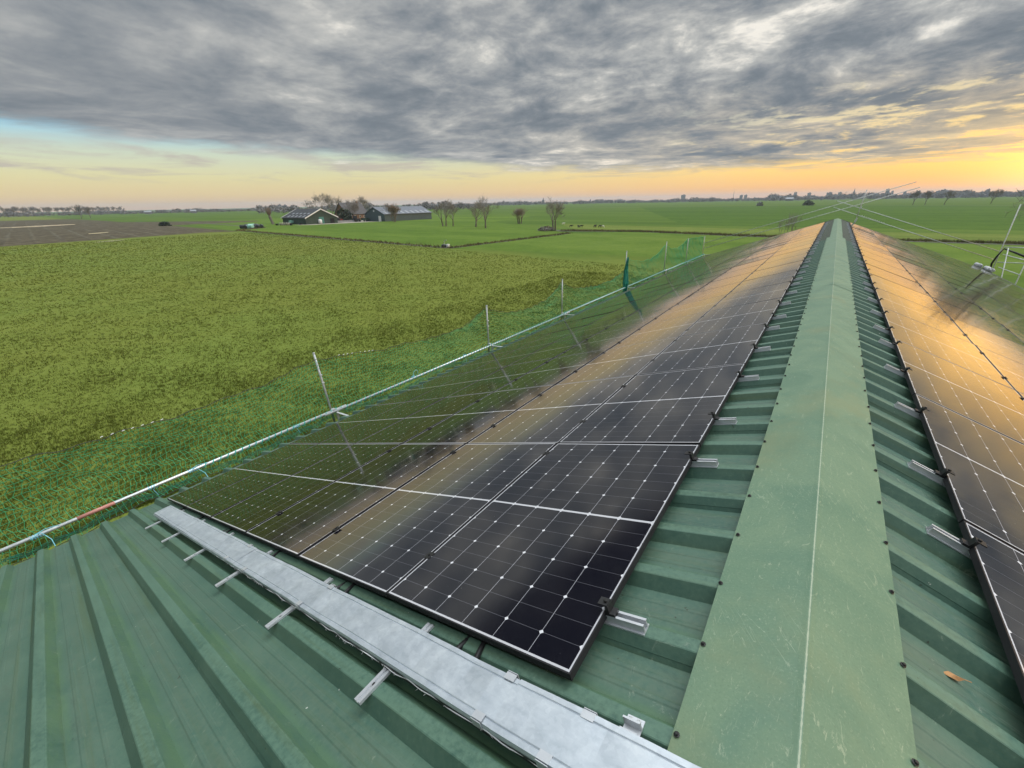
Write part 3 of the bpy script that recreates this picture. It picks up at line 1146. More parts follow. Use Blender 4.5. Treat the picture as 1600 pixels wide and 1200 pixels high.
pipe('guardrail_tube', (XR, -3.0, -2.775), (XR, 4.35, -2.785), .026, M['pipe'], 'nearest galvanised guardrail tube outside the left eave, wrapped in red tape', red=(2.94, 3.36))
pipe('guardrail_tube', (XR + .052, 3.8, -2.785), (XR + .052, 14.6, -2.815), .026, M['pipe'], 'galvanised guardrail tube along the left eave between first and third post')
pipe('guardrail_tube', (XR, 14.0, -2.81), (XR, 27.6, -2.79), .026, M['pipe'], 'galvanised guardrail tube along the left eave passing the bunched net')
pipe('guardrail_tube', (XR + .052, 27.0, -2.78), (XR + .052, 37.4, -2.83), .026, M['pipe'], 'far galvanised guardrail tube along the left eave ending at the gable corner')

posts = [(4.05, -1.50, .26, 'first and nearest leaning'), (9.5, -1.54, .02, 'second'), (14.17, -1.43, .03, 'third'), (20.74, -1.0, .08, 'fourth'), (27.2, -1.05, .06, 'fifth'),
         (32.2, -1.20, .05, 'sixth'), (37.25, -1.42, .08, 'last')]
for yy, zt, lean, nm in posts:
    root = empty('guardrail_post', (XR - .055, yy, -3.25))
    tag(root, {'fourth': 'tall grey guardrail post wrapped by the bunched green net', 'last': 'grey guardrail post at the far left gable corner'}.get(
        nm, '%s grey guardrail post from the camera along the left eave' % nm), 'guardrail post', 'guardrail posts along the left eave')
    hgt = zt + 3.25
    top = Vector((-lean, -.02 * lean, hgt))
    m = MB()
    m.tube([(0, 0, 0), top], .024, 8)
    m.tube([top * .985, top * 1.0], .028, 8)
    m.build('pole', M['post'], root, True)
    m = MB()
    zz = .46
    m.box((.03, 0, zz), (.10, .07, .07))
    m.tube([(.02, -.055, zz + .02), (.02, .055, zz + .02)], .012, 6)
    m.build('coupler', M['post'], root)
    m = MB()
    m.box((.29, .03, .44), (.50, .045, .014), Matrix.Rotation(-R(6), 3, 'Y'))
    m.box((.12, .03, .30), (.045, .04, .28))
    m.build('eave_bracket', M['pipe'], root)
    m = MB()
    for q in (.62, .72):
        pz = top * q
        m.box(pz + Vector((.028, .0, 0)), (.03, .05, .02))
    m.build('hook', M['pipe'], root)


def lerp_tab(tab, yy):
    for (y0, z0), (y1, z1) in zip(tab, tab[1:]):
        if yy <= y1:
            q = (yy - y0) / (y1 - y0)
            return z0 + (z1 - z0) * q
    return tab[-1][1]


def net_top1(yy):
    tab = [(-4, -1.70), (-.42, -1.71), (.6, -1.78), (1.4, -1.82), (2.75, -1.78), (4.05, -1.60), (5.5, -1.84), (7.8, -2.02), (8.8, -1.92), (9.5, -1.62), (10.5, -1.98), (11.7, -2.14), (13.2, -2.05), (14.17, -1.58),
           (15.5, -2.0), (17.5, -2.22), (19.3, -2.2), (20.7, -1.95)]
    return lerp_tab(tab, yy)


def net_top2(yy):
    tab = [(20.75, -1.30), (21.6, -1.55), (23.2, -1.78), (24.6, -1.80), (26.0, -1.62), (27.2, -1.22), (28.4, -1.56), (29.8, -1.66), (31.2, -1.5), (32.2, -1.24), (34.5, -1.32), (37.2, -1.42)]
    return lerp_tab(tab, yy)


def safety_net(y0, y1, top, label, cell=.066):
    root = empty('safety_net', (XR - .09, y0, -2.9))
    tag(root, label, 'safety net', 'green safety nets along the left eave')
    o0 = Vector((XR - .09, y0, -2.9))
    ny = int((y1 - y0) / cell)
    nz = 19

    def pt(i, j):
        yy = y0 + i * cell
        q = j / (nz - 1)
        zt = top(yy) - .01
        zb = -3.02 + .04 * math.sin(yy * 1.9) + .02 * math.sin(yy * 5.1)
        zz = zb + (zt - zb) * q
        xx = XR - .075 - .26 * math.sin(math.pi * q) * (.6 + .4 * math.sin(yy * .8)) + .012 * math.sin(yy * 7 + j) - .10 * q + (.10 * math.exp(-(q / .08) ** 2))
        return Vector((xx, yy + .030 * math.sin(j * 1.1 + yy * 2.3) + .016 * math.sin(j * 2.7 + i * 1.7), zz + .016 * math.sin(i * .9 + j * 1.3) + .014 * math.sin(i * .31 + j)))
    G = np.array([[tuple(pt(i, j) - o0) for j in range(nz)] for i in range(ny + 1)])
    segs_a = [G[:-1].reshape(-1, 3), G[:, :-1].reshape(-1, 3)]
    segs_b = [G[1:].reshape(-1, 3), G[:, 1:].reshape(-1, 3)]
    A, B = np.concatenate(segs_a), np.concatenate(segs_b)
    # every cord is a three-sided prism
    d = B - A
    d /= np.linalg.norm(d, axis=1, keepdims=True) + 1e-9
    up = np.tile(np.array([1.0, 0.15, 0.1]), (len(A), 1))
    n1 = np.cross(d, up)
    n1 /= np.linalg.norm(n1, axis=1, keepdims=True)
    n2 = np.cross(d, n1)
    rad = .0036
    ring = [n1 * math.cos(q) + n2 * math.sin(q) for q in (0, 2.0944, 4.18879)]
    quads = []
    for q in range(3):
        a0, a1 = ring[q] * rad, ring[(q + 1) % 3] * rad
        quads.append(np.stack([A + a0, A + a1, B + a1, B + a0], 1))
    np_mesh('netting', np.concatenate(quads).reshape(-1, 3), 4, M['net'], root)
    m = MB()
    m.tube([Vector(G[i][-1]) for i in range(ny + 1)], .006, 5)
    m.tube([Vector(G[i][0]) for i in range(ny + 1)], .006, 5)
    m.build('border_rope', M['cord'] if y0 < 10 else M['net'], root)
    # the folded lower hem hangs as a denser green band behind the tube
    m = MB()
    vs, fs = [], []
    for i in range(0, ny + 1):
        p = Vector(G[i][1])
        vs += [p + Vector((.012, 0, .03)), p + Vector((.02 + .01 * math.sin(i * .7), 0, -.05 + .012 * math.sin(i * .9)))]
    for strand in range(5):
        q = strand / 4
        m.tube([vs[2 * i] * (1 - q) + vs[2 * i + 1] * q + Vector((.004 * math.sin(i * 2.1 + strand), 0, .006 * math.sin(i * 1.7 + strand * 2))) for i in range(0, ny + 1)], .0042, 3, False)
    m.build('folded_hem', M['netcloth'], root)
    m = MB()                                    # cord lacing the net to the guardrail tube
    yy, pts = max(y0, 1.5), []
    while yy < y1:
        a = yy * 2 * math.pi / .12
        xo = .052 if (4.3 < yy < 14.3 or yy > 27.3) else 0.0
        pts.append(Vector((XR + xo + .036 * math.cos(a), yy, -2.79 + .036 * math.sin(a))) - o0)
        yy += .015
    m.tube(pts, .0085, 4, False)
    m.build('lacing_cord', M['rope_green'], root)
    if y0 < 0:
        for a, b_ in ((.55, 1.35), (4.5, 5.35)):
            m = MB()
            yy = a
            while yy < b_:
                p = [Vector((XR - .175, yy + .05 * q, top(yy + .05 * q) + .006 + .01 * math.sin(q * 1.7))) - o0 for q in (0, .35, .7)]
                m.tube(p, .0055, 5)
                yy += .08 + .05 * random.random()
            m.build('white_lashing', M['white'], root)
    return root


safety_net(-3.6, 20.7, net_top1, 'long green safety net from the foreground to the bunched net')
safety_net(20.8, 37.2, net_top2, 'green safety net beyond the bunched net, ending at the gable corner')
# bunched net hanging on the fourth post
root = empty('net_bundle', (XR - .06, 20.74, -3.15))
tag(root, 'bunched dark green netting hanging down the fourth guardrail post', 'net bundle')
m = MB()
prof = [(0, .10), (.25, .12), (.55, .14), (.85, .12), (1.2, .10), (1.5, .07), (1.75, .05), (1.85, .03)]
vs = []
NA = 22
for h, r0 in prof:
    for j in range(NA):
        an = 2 * math.pi * j / NA
        rr = r0 * (1 + .42 * math.sin(j * 2.9 + h * 2) * (.6 + .4 * math.sin(j * 1.3)))
        vs.append((rr * math.cos(an) * .8 + .03 * math.sin(h * 4), rr * math.sin(an) * 1.3, h))
m.add(vs, [(i * NA + j, i * NA + (j + 1) % NA, (i + 1) * NA + (j + 1) % NA, (i + 1) * NA + j) for i in range(len(prof) - 1) for j in range(NA)])
m.build('folded_net', M['netcloth'], root)
m = MB()
m.tube([(.08 * math.cos(q * .5), .12 * math.sin(q * .5), 1.15 + .004 * q) for q in range(26)], .008, 5)
m.build('tie_cord', M['net'], root)

for i, (yy, lab, tail) in enumerate(((-.48, 'pale blue rope tying the tube nearest the camera, loose loop to the eave', 1), (.82, 'pale blue rope knotted on the tube just past the red tape', 0),
                                     (1.37, 'pale blue rope tie with a line running to the eave by the nearest panel', 1), (3.2, 'blue rope coil on the tube just before the first post', 0),
                                     (6.32, 'blue rope coil with loop standing up between first and second post', 2), (8.3, 'thin blue rope tail on the tube just before the second post', 3))):
    root = empty('rope_tie', (XR, yy, -2.785))
    tag(root, lab, 'rope tie', 'blue rope ties on the guardrail')
    m = MB()
    nturn = (5, 3, 4, 3, 4, 2)[i]
    m.tube([((.030 + .003 * math.sin(q * 3.1)) * math.cos(q * .7), -.05 + .11 * q / (9 * nturn) + .008 * math.sin(q * 1.3), (.030 + .003 * math.sin(q * 2.3)) * math.sin(q * .7)) for q in range(9 * nturn)], .0065, 5)
    m.build('coil', M['rope'], root)
    m = MB()
    if tail == 1:
        e = rp(-1, 8.36, yy + .12, -.04) - Vector((XR, yy, -2.785))
        m.tube([(0, .02, .028), (.05, .06, .05), (.10, .09, .0), (e.x * .7, .12, e.z * .6 + .03), (e.x, e.y, e.z), (e.x - .03, e.y - .02, e.z - .08)], .0045, 5)
        m.tube([(0, .0, .03), (-.02, .10, .045), (-.01, .19, .035), (.02, .24, .03)], .0045, 5)
    elif tail == 2:
        m.tube([(0, .0, .03), (0, .03, .12), (.01, .10, .17), (0, .17, .12), (0, .16, .03)], .006, 5)
    else:
        m.tube([(0, .0, -.03), (.03, .01, -.08), (.04, .03, -.15 - .06 * (tail == 3))], .005, 5)
    m.build('loose_end', M['rope'], root)

# guardrails climbing the far gable
YG = 37.2
for a, b_, lab in (((-8.19, YG, -1.92), (3.36, YG, 2.07), 'upper thin tube rising along the far left gable past the ridge'),
                   ((-8.19, YG + .06, -2.34), (3.62, YG + .06, 1.76), 'lower thin tube rising along the far left gable past the ridge'),
                   ((-.31, YG + .12, 1.05), (8.15, YG + .12, -1.81), 'upper thin tube falling along the far right gable'),
                   ((-.42, YG + .18, .66), (8.2, YG + .18, -2.32), 'lower thin tube falling along the far right gable, ice white lashings on it')):
    lab = lab.replace('ice white', 'white')
    root = pipe('gable_tube', a, b_, .021, M['post'], lab, 'guardrail', 'guardrail tubes along the far gable', n=7)
    if 'lashings' in lab:
        m = MB()
        d = Vector(b_) - Vector(a)
        for q in np.linspace(.19, .33, 11):
            m.tube([d * q + Vector((0, -.02, .03)), d * q + Vector((.05, -.03, .05 + .03 * random.random())), d * (q + .008) + Vector((0, -.02, .02))], .010, 4)
        m.build('lashing', M['white'], root)
root = empty('ridge_post', (.94, YG - .07, -.75))
tag(root, 'grey guardrail post standing at the far gable just right of the ridge', 'guardrail post')
m = MB()
m.tube([(0, 0, 0), (.14, 0, 2.45)], .024, 8)
m.build('pole', M['post'], root, True)
m = MB()
m.box((.05, 0, .62), (.10, .10, .30), Matrix.Rotation(R(12), 3, 'Y'))
m.box((.12, .03, 1.42), (.08, .10, .08))
m.box((.12, .05, 1.85), (.08, .12, .08))
m.build('coupler', M['pipe'], root)

# scaffold at the far right corner
root = empty('scaffold_stair', (8.2, YG, GZ))
tag(root, 'galvanised scaffold frame with poles at the far right corner of the roof', 'scaffold')
for a, b_ in (((0, 0, 0), (-.10, 0, 7.06)), ((.45, -2.2, 0), (.1, -.4, 4.75)), ((2.2, 0, 0), (2.2, 0, 6.4)), ((2.2, -3, 0), (2.2, -3, 5.2)), ((.35, -3, 0), (.35, -3, 4.6))):
    m = MB()
    m.tube([a, b_], .026, 8)
    m.build('standard', M['post'], root, True)
for a, b_ in (((0, 0, 4.75), (2.3, 0, 4.75)), ((0, 0, 3.9), (2.3, 0, 3.9)), ((.35, -3, 4.4), (2.3, -3, 4.4)), ((.35, -3.1, 3.6), (.2, .2, 3.6)), ((2.2, -3.1, 4.4), (2.2, .1, 4.4)), ((.35, -3.1, 4.35), (.1, 0, 4.35))):
    m = MB()
    m.tube([a, b_], .024, 8)
    m.build('ledger', M['post'], root, True)
root = empty('rolled_net', (8.15, YG - .3, -1.65))
tag(root, 'black rolled netting drooping from the scaffold at the far right corner', 'net roll')
m = MB()
m.tube([(0, 0, .05), (.5, -.1, -.15), (1.1, -.2, -.42), (1.8, -.25, -.55), (2.6, -.2, -.45)], [.035, .05, .06, .06, .05], 9)
m.build('roll', M['black'], root, True)
m = MB()
m.tube([(0, 0, .02), (-.12, .05, -.4), (-.20, .05, -.8), (-.15, .02, -1.15)], [.03, .045, .05, .03], 8)
m.build('hanging_tail', M['black'], root, True)
for i, (s, yy, rz, lab) in enumerate(((7.72, 36.25, .2, 'white sandbag at the far right eave corner, leftmost of three'), (8.15, 35.6, -.3, 'white sandbag at the far right eave corner, in front of the other two'),
                                      (8.15, 36.25, .9, 'white sandbag at the far right eave corner, against the scaffold'))):
    root = empty('sandbag', mat=slope_matrix(1, s, yy, 0, rz) @ Matrix.Scale(.72, 4))
    tag(root, lab, 'sandbag', 'white sandbags at the eave corner')
    m = MB()
    vs, fs = [], []
    for a in range(9):
        q = a / 8 * 2 - 1
        e = max(.30, (1 - abs(q) ** 5) ** .5)
        for b_ in range(12):
            an = 2 * math.pi * b_ / 12
            cr_ = 1 + random.uniform(-.13, .13)
            vs.append((q * .30 + random.uniform(-.015, .015), .19 * math.copysign(abs(math.cos(an)) ** .7, math.cos(an)) * e * cr_, .15 + .15 * math.copysign(abs(math.sin(an)) ** .7, math.sin(an)) * e * cr_))
    fs = [(a * 12 + b_, a * 12 + (b_ + 1) % 12, (a + 1) * 12 + (b_ + 1) % 12, (a + 1) * 12 + b_) for a in range(8) for b_ in range(12)] + [tuple(range(11, -1, -1)), tuple(96 + q for q in range(12))]
    m.add(vs, fs)
    m.build('sack', M['sack'], root, False)
    m = MB()
    m.tube([(.25 + .01 * math.sin(q), .05 * math.cos(q * .9), .10 + .05 * math.sin(q * .9)) for q in range(8)], .012, 5)
    m.build('tie_cord', M['black'], root)

# ------------------------------------------------------------------ bare winter trees
def branch_tree(rs, height, spread=.55, levels=5, trunk_r=.22, stems=1, minr=.02, up=.35, first=.24, kids=(2, 4)):
    """returns trunk and crown builders"""
    tr, cr = MB(), MB()

    def grow(p, d, ln, rad, lev):
        n = 3 if lev < 2 else 2
        pts, rads = [p], [rad]
        nz = .05 if lev == 0 else .11
        for i in range(n):
            d = (d + Vector((rs.gauss(0, nz), rs.gauss(0, nz), rs.gauss(0, nz * .5) + up * .08))).normalized()
            p = p + d * ln / n
            pts.append(p)
            rads.append(max(minr, rad * (1 - .35 * (i + 1) / n)))
        (tr if lev == 0 else cr).tube(pts, rads, 6 if lev == 0 else 4 if lev < 2 else 3, lev < 2)
        if lev >= levels: return
        k = rs.randint(*kids) + (lev == 0)
        ph = rs.uniform(0, 6.28)
        for j in range(k):
            q = rs.uniform(.50 if lev else .62, 1.0) if j else 1.0
            idx = q * n
            i0 = min(n - 1, int(idx))
            bp = pts[i0].lerp(pts[i0 + 1], idx - i0)
            an = ph + j * 2.4 + rs.gauss(0, .3)
            a = d.orthogonal().normalized()
            b_ = d.cross(a)
            tht = spread * rs.uniform(.75, 1.35) * (.35 if (j == 0 and lev < 2) else 1.0)
            nd = d * math.cos(tht) + (a * math.cos(an) + b_ * math.sin(an)) * math.sin(tht)
            nd = (nd + Vector((0, 0, up * .3))).normalized()
            grow(bp, nd, ln * rs.uniform(.62, .86), max(minr, rads[-1] * rs.uniform(.5, .75)), lev + 1)
    for s_ in range(stems):
        an = rs.uniform(0, 6.28)
        d0 = Vector((math.cos(an) * .16 * (stems > 1), math.sin(an) * .16 * (stems > 1), 1)).normalized()
        grow(Vector((math.cos(an) * .5 * (stems > 1), math.sin(an) * .5 * (stems > 1), -.1)), d0, height * first, trunk_r, 0)
    zmax = max(p[2] for p in cr.v)
    k = height / zmax
    for mb in (tr, cr):
        mb.v = [(p[0] * k, p[1] * k, p[2] * k) for p in mb.v]
    return tr, cr


def plant_tree(name, loc, mbs, tm, cm, label, cat='tree', group=None, trunkname='trunk', crownname='crown'):
    root = empty(name, loc)
    tag(root, label, cat, group)
    mbs[0].build(trunkname, tm, root, False, False)
    mbs[1].build(crownname, cm, root, False, False)
    reg(root)
    return root


rs = random.Random(3)
g_mid = 'bare trees in the pasture near the farm'
plant_tree('bare_tree', at(695, 353.5), branch_tree(rs, 9.6, .50, 5, .22, 2, .020), M['bark'], M['twig'], 'leafless tree in the pasture, leftmost of the loose group right of the blue grey barn', 'tree', g_mid)
plant_tree('bare_tree', at(708, 353.5), branch_tree(rs, 9.2, .50, 5, .20, 1, .020), M['bark'], M['twig'], 'leafless tree in the pasture, second of the loose group right of the blue grey barn', 'tree', g_mid)
plant_tree('bare_tree', at(741, 354.5), branch_tree(rs, 8.8, .50, 5, .22, 2, .020), M['bark'], M['twig'], 'leafless twin stemmed tree in the pasture, left of the tallest bare tree', 'tree', g_mid)
plant_tree('bare_tree', at(759, 356.5), branch_tree(rs, 10.6, .50, 5, .26, 1, .020), M['bark'], M['twig'], 'tallest leafless tree in the pasture, standing alone in front of its neighbours', 'tree', g_mid)
plant_tree('bare_tree', at(868, 360.5), branch_tree(rs, 9.2, .50, 5, .22, 2, .018), M['bark'], M['twig'], 'leafless forked tree beside the ditch at the centre of the picture', 'tree', g_mid)
plant_tree('bare_bush', at(812, 349.5), branch_tree(rs, 6.0, .45, 4, .09, 9, .018), M['bark'], M['twig_red'], 'round reddish bare bush alone in the pasture', 'bush', None, 'stems', 'twigs')
plant_tree('bare_bush', at(616, 347.2), branch_tree(rs, 9.0, .42, 5, .11, 9, .022), M['bark'], M['twig_red'], 'tall bare bush of many stems in front of the blue grey barn', 'bush', None, 'stems', 'twigs')
plant_tree('bare_bush', at(555, 345), branch_tree(rs, 11.0, .6, 5, .2, 3, .03), M['bark'], M['twig'], 'broad leafless tree between the two farm barns', 'tree', None)
plant_tree('slender_tree', at(497, 341), branch_tree(rs, 17.0, .16, 3, .09, 1, .03, .8, .5), M['bark'], M['twig'], 'thin slender tree standing high above the gabled barn', 'tree', None)
for i, (u, v, hgt) in enumerate(((506, 339, 17), (521, 339, 17), (527, 340, 16), (483, 338, 13), (572, 340, 14))):
    plant_tree('bare_tree', at(u, v), branch_tree(rs, hgt, .55, 5, .3, 1, .032), M['bark'], M['twig'],
               'leafless tree behind the farm, %s' % ('left of the slate house', 'just above the slate house roof', 'right above the slate house roof', 'behind the gabled barn ridge', 'left of the blue grey barn')[i], 'tree', 'bare trees behind the farm')
plant_tree('bare_tree', at(1640, 378), branch_tree(random.Random(12), 12.0, .80, 5, .3, 2, .018), M['bark'], M['twig'], 'wide leafless tree at the right edge beyond the scaffold', 'tree')
plant_tree('bare_bush', at(1222, 368), branch_tree(rs, 3.6, .4, 3, .03, 4, .010), M['bark'], M['twig'], 'spindly sapling by the ditch behind the left gable rail', 'bush', None, 'stems', 'twigs')
plant_tree('bare_bush', at(1243, 366), branch_tree(rs, 4.6, .4, 3, .03, 4, .010), M['bark'], M['twig'], 'taller spindly sapling by the ditch near the roof ridge', 'bush', None, 'stems', 'twigs')

far_proto = [branch_tree(rs, 14, .50, 5, .34, 1, .085, .35, .26) for _ in range(4)]
built = []


def far_tree(loc, i, scale, label, group):
    if len(built) <= i:
        o = plant_tree('bare_tree', loc, far_proto[i], M['bark'], M['twig'], label, 'tree', group)
        built.append(o)
    else:
        o = copy_tree(built[i])
        o.location = loc
        tag(o, label, 'tree', group)
    o.scale = (scale, scale, scale)
    o.rotation_euler.z = rs.uniform(0, 6.28)
    return o


u = -14
i = 0
while u < 200:
    p = at(u, 340.2 - .034 * (u + 10) + rs.uniform(-.15, .15))
    far_tree(p, i if i < 4 else rs.randrange(4), rs.uniform(.95, 1.2), 'bare roadside tree in the far row behind the ploughed field, %s' % (
        'number %d from the left' % (i + 1)), 'row of bare trees beyond the ploughed field')
    u += rs.uniform(6, 10)
    i += 1
for u, v, s, lb in ((128, 341.5, 1.0, 'dark leaning tree in front of the far row, left of the pair'), (142, 341.2, .85, 'dark leaning tree in front of the far row, right of the pair')):
    far_tree(at(u, v), 1, s, lb, None)
for u, v, s, lb in ((1426, 320.3, .82, 'leftmost of the small bare trees on the far field right of the ridge'), (1445, 320.2, .82, 'second small bare tree on the far field right of the ridge'),
                    (1475, 319.8, .82, 'third small bare tree on the far field right of the ridge'), (1548, 318.4, .82, 'last small bare tree on the far field near the right edge')):
    far_tree(at(u, v), rs.randrange(4), s, lb, 'small bare trees on the far field')


def leaf_clump(rs_, r, n, size, flat=1.0):
    m = MB()
    for _ in range(n):
        v_ = Vector((rs_.gauss(0, 1), rs_.gauss(0, 1), rs_.gauss(0, 1))).normalized() * r * rs_.random() ** .4
        v_.z = abs(v_.z) * flat
        a = Vector((rs_.gauss(0, 1), rs_.gauss(0, 1), rs_.gauss(0, 1))).normalized()
        b_ = a.orthogonal().normalized()
        c_ = a.cross(b_)
        s_ = size * rs_.uniform(.5, 1.4)
        m.add([v_ + b_ * s_, v_ + c_ * s_, v_ - b_ * s_, v_ - c_ * s_ * .7], [(0, 1, 2, 3)])
    return m


def shrub(name, loc, r, flat, label, mat, n=240, size=.35, cat='bush'):
    root = empty(name, loc)
    tag(root, label, cat)
    m = MB()
    for q in range(4):
        m.tube([(0, 0, -.1), (rs.uniform(-.3, .3) * r, rs.uniform(-.3, .3) * r, r * flat * .7)], r * .05, 4)
    m.build('stems', M['bark'], root)
    leaf_clump(rs, r, n, size, flat).build('foliage', mat, root, False, False)
    return root


shrub('evergreen_bush', at(541, 345.5), 4.6, 1.5, 'dark evergreen bush between the gabled barn and the house', M['ever'], 320, .7)
shrub('evergreen_bush', at(1262, 321.0), 5.0, 1.0, 'dark bush on the far field left of the ridge end', M['ever'], 260, .8)
shrub('evergreen_bush', at(1187, 321.8), 3.6, 1.2, 'small grey bush alone on the far field', M['farwood'], 200, .6)
shrub('evergreen_bush', at(258, 353), 2.4, .9, 'low dark bush in the ploughed field corner', M['ever'], 200, .6)
shrub('brushwood_heap', at(853, 360.5), 2.6, .45, 'low brown brushwood heap beside the forked tree', M['twig'], 260, .3, 'brushwood')
# pollard beside the farm
root = empty('pollard_tree', at(427, 350.5))
tag(root, 'leaning pollard willow with reddish shoots left of the gabled barn', 'tree')
m = MB()
m.tube([(0, 0, -.1), (-.35, -.2, 1.5), (-.85, -.4, 3.4), (-.9, -.45, 3.9)], [.75, .6, .7, .35], 8)
m.build('trunk', M['bark'], root)
m = MB()
for q in range(120):
    a = rs.uniform(0, 6.28)
    b_ = rs.uniform(.1, .8)
    m.tube([(-.9, -.45, 3.5), (-.9 + math.cos(a) * b_ * 1.1, -.45 + math.sin(a) * b_ * 1.1, 4.7), (-.9 + math.cos(a) * b_ * 2.0, -.45 + math.sin(a) * b_ * 2.0, rs.uniform(6, 7.6))], [.05, .04, .03], 3, False)
m.build('shoots', M['twig_red'], root)

# ------------------------------------------------------------------ farm
def gable_house(name, label, x0, x1, y0, y1, eave, peak, axis, wallm, roofm, trim=None, over=.4):
    """axis 'X': ridge along X ; walls, roof, trim are parts; returns root at the middle of the plan"""
    cx, cy = (x0 + x1) / 2, (y0 + y1) / 2
    root = empty(name, (cx, cy, GZ))
    tag(root, label, 'barn' if 'barn' in name else 'house')
    L, W = (x1 - x0, y1 - y0) if axis == 'X' else (y1 - y0, x1 - x0)
    T = (lambda l, w_, h: (l, w_, h)) if axis == 'X' else (lambda l, w_, h: (w_, l, h))
    m = MB()
    hl_, hw_ = L / 2, W / 2
    m.add([T(-hl_, -hw_, 0), T(-hl_, hw_, 0), T(-hl_, hw_, eave), T(-hl_, 0, peak), T(-hl_, -hw_, eave),
           T(hl_, -hw_, 0), T(hl_, hw_, 0), T(hl_, hw_, eave), T(hl_, 0, peak), T(hl_, -hw_, eave)],
          [(0, 1, 2, 3, 4), (9, 8, 7, 6, 5), (0, 5, 6, 1), (1, 6, 7, 2), (4, 9, 5, 0), (2, 7, 8, 3), (3, 8, 9, 4)])
    m.build('wall', wallm, root)
    sl = (peak - eave) / hw_
    m = MB()
    lo = hl_ + over
    we = hw_ + over
    for sg in (-1, 1):
        a = [(0, peak + .06), (sg * we, eave - sl * over + .06), (sg * we, eave - sl * over + .24), (0, peak + .26)]
        vs = [T(-lo, q[0], q[1]) for q in a] + [T(lo, q[0], q[1]) for q in a]
        m.add(vs, [(0, 1, 2, 3), (7, 6, 5, 4), (0, 4, 5, 1), (1, 5, 6, 2), (2, 6, 7, 3), (3, 7, 4, 0)])
    rf = m.build('roof', roofm, root)
    if trim:
        for e in (-1, 1):
            m = MB()
            for sg in (-1, 1):
                a = [(0, peak - .12), (sg * we, eave - sl * over - .12), (sg * we, eave - sl * over + .34), (0, peak + .36)]
                vs = [T(e * (lo + .02), q[0], q[1]) for q in a] + [T(e * (lo + .14), q[0], q[1]) for q in a]
                m.add(vs, [(0, 1, 2, 3), (7, 6, 5, 4), (0, 4, 5, 1), (1, 5, 6, 2), (2, 6, 7, 3), (3, 7, 4, 0)])
            m.build('bargeboard', trim, root)
    return root, rf, T, sl


b1, rf1, T1, sl1 = gable_house('farm_barn', 'dark green gabled barn with white bargeboards and rows of clear roof sheets', -216, -195, 106, 122, 2.7, 6.3, 'X', M['barn_wall'], M['barn_roof'], M['white'])
for q in range(5):
    for row, (w0, w1) in enumerate(((-5.0, -3.9), (-7.6, -6.2))):
        m = MB()
        l0 = 8.5 - q * 3.4
        h0, h1 = 6.3 + sl1 * w0 + .30, 6.3 + sl1 * w1 + .30
        m.add([(l0, w0, h1 + (w0 - w1) * sl1), (l0 - 1.5, w0, h1 + (w0 - w1) * sl1), (l0 - 1.5, w1, h1), (l0, w1, h1)], [(0, 1, 2, 3)])
        m.add([(l0, w0, h1 + (w0 - w1) * sl1 - .04), (l0 - 1.5, w0, h1 + (w0 - w1) * sl1 - .04), (l0 - 1.5, w1, h1 - .04), (l0, w1, h1 - .04)], [(0, 1, 2, 3)])
        m.build('skylight', M['skylight'], b1)
m = MB()
m.box((10.56, -.2, 1.5), (.10, 2.4, 3.0))
m.build('door', M['teal'], b1)
m = MB()
m.box((10.55, 5.2, 1.1), (.08, 2.2, 2.2))
m.build('doorway', M['dark'], b1)
b2, rf2, T2, sl2 = gable_house('farm_barn', 'long blue grey barn with pale roof sheets behind the bare bush', -198, -182, 140, 172, 3.3, 6.5, 'Y', M['barn_wall2'], M['barn_roof2'], None)
for q in range(9):
    m = MB()
    l0 = -14.5 + q * 3.5
    w0, w1 = 5.0, 7.9
    h0, h1 = 6.5 - sl2 * w0 + .30, 6.5 - sl2 * w1 + .30
    for dz in (0, -.04):
        m.add([(w0, l0, h0 + dz), (w0, l0 + 1.3, h0 + dz), (w1, l0 + 1.3, h1 + dz), (w1, l0, h1 + dz)], [(0, 1, 2, 3)])
    m.build('skylight', M['skylight'], b2)
m = MB()
m.box((4.2, -16.06, 1.3), (2.0, .10, 2.6))
m.build('door', M['white'], b2)
m = MB()
m.box((0, -16.05, 4.9), (.7, .08, .7))
m.build('gable_light', M['white'], b2)
h1, rfh, _, _ = gable_house('farm_house', 'brown brick farmhouse with dark steep tiled roof behind the gabled barn', -238, -226, 148, 162, 3.2, 9.0, 'Y', M['brick'], M['tile'])
m = MB()
m.box((0, 4.5, 9.2), (.9, .9, 1.6))
m.build('chimney', M['brick'], rfh)
for q in (-4.5, -1.5, 1.5, 4.5):
    m = MB()
    m.box((6.04, q, 1.7), (.08, 1.1, 1.3))
    wv = m.build('window', M['white'], h1)
    m = MB()
    m.box((6.09, q, 1.7), (.05, .9, 1.1))
    m.build('pane', M['win'], wv)
root = empty('farm_shed', at(583, 344.3))
tag(root, 'low grey shed standing between the house and the blue grey barn', 'shed')
m = MB()
m.box((0, 0, 1.4), (6, 4, 2.8))
m.build('wall', M['barn_wall'], root)
m = MB()
m.box((0, 0, 2.95), (6.6, 4.8, .25))
m.build('roof', M['barn_roof2'], root)
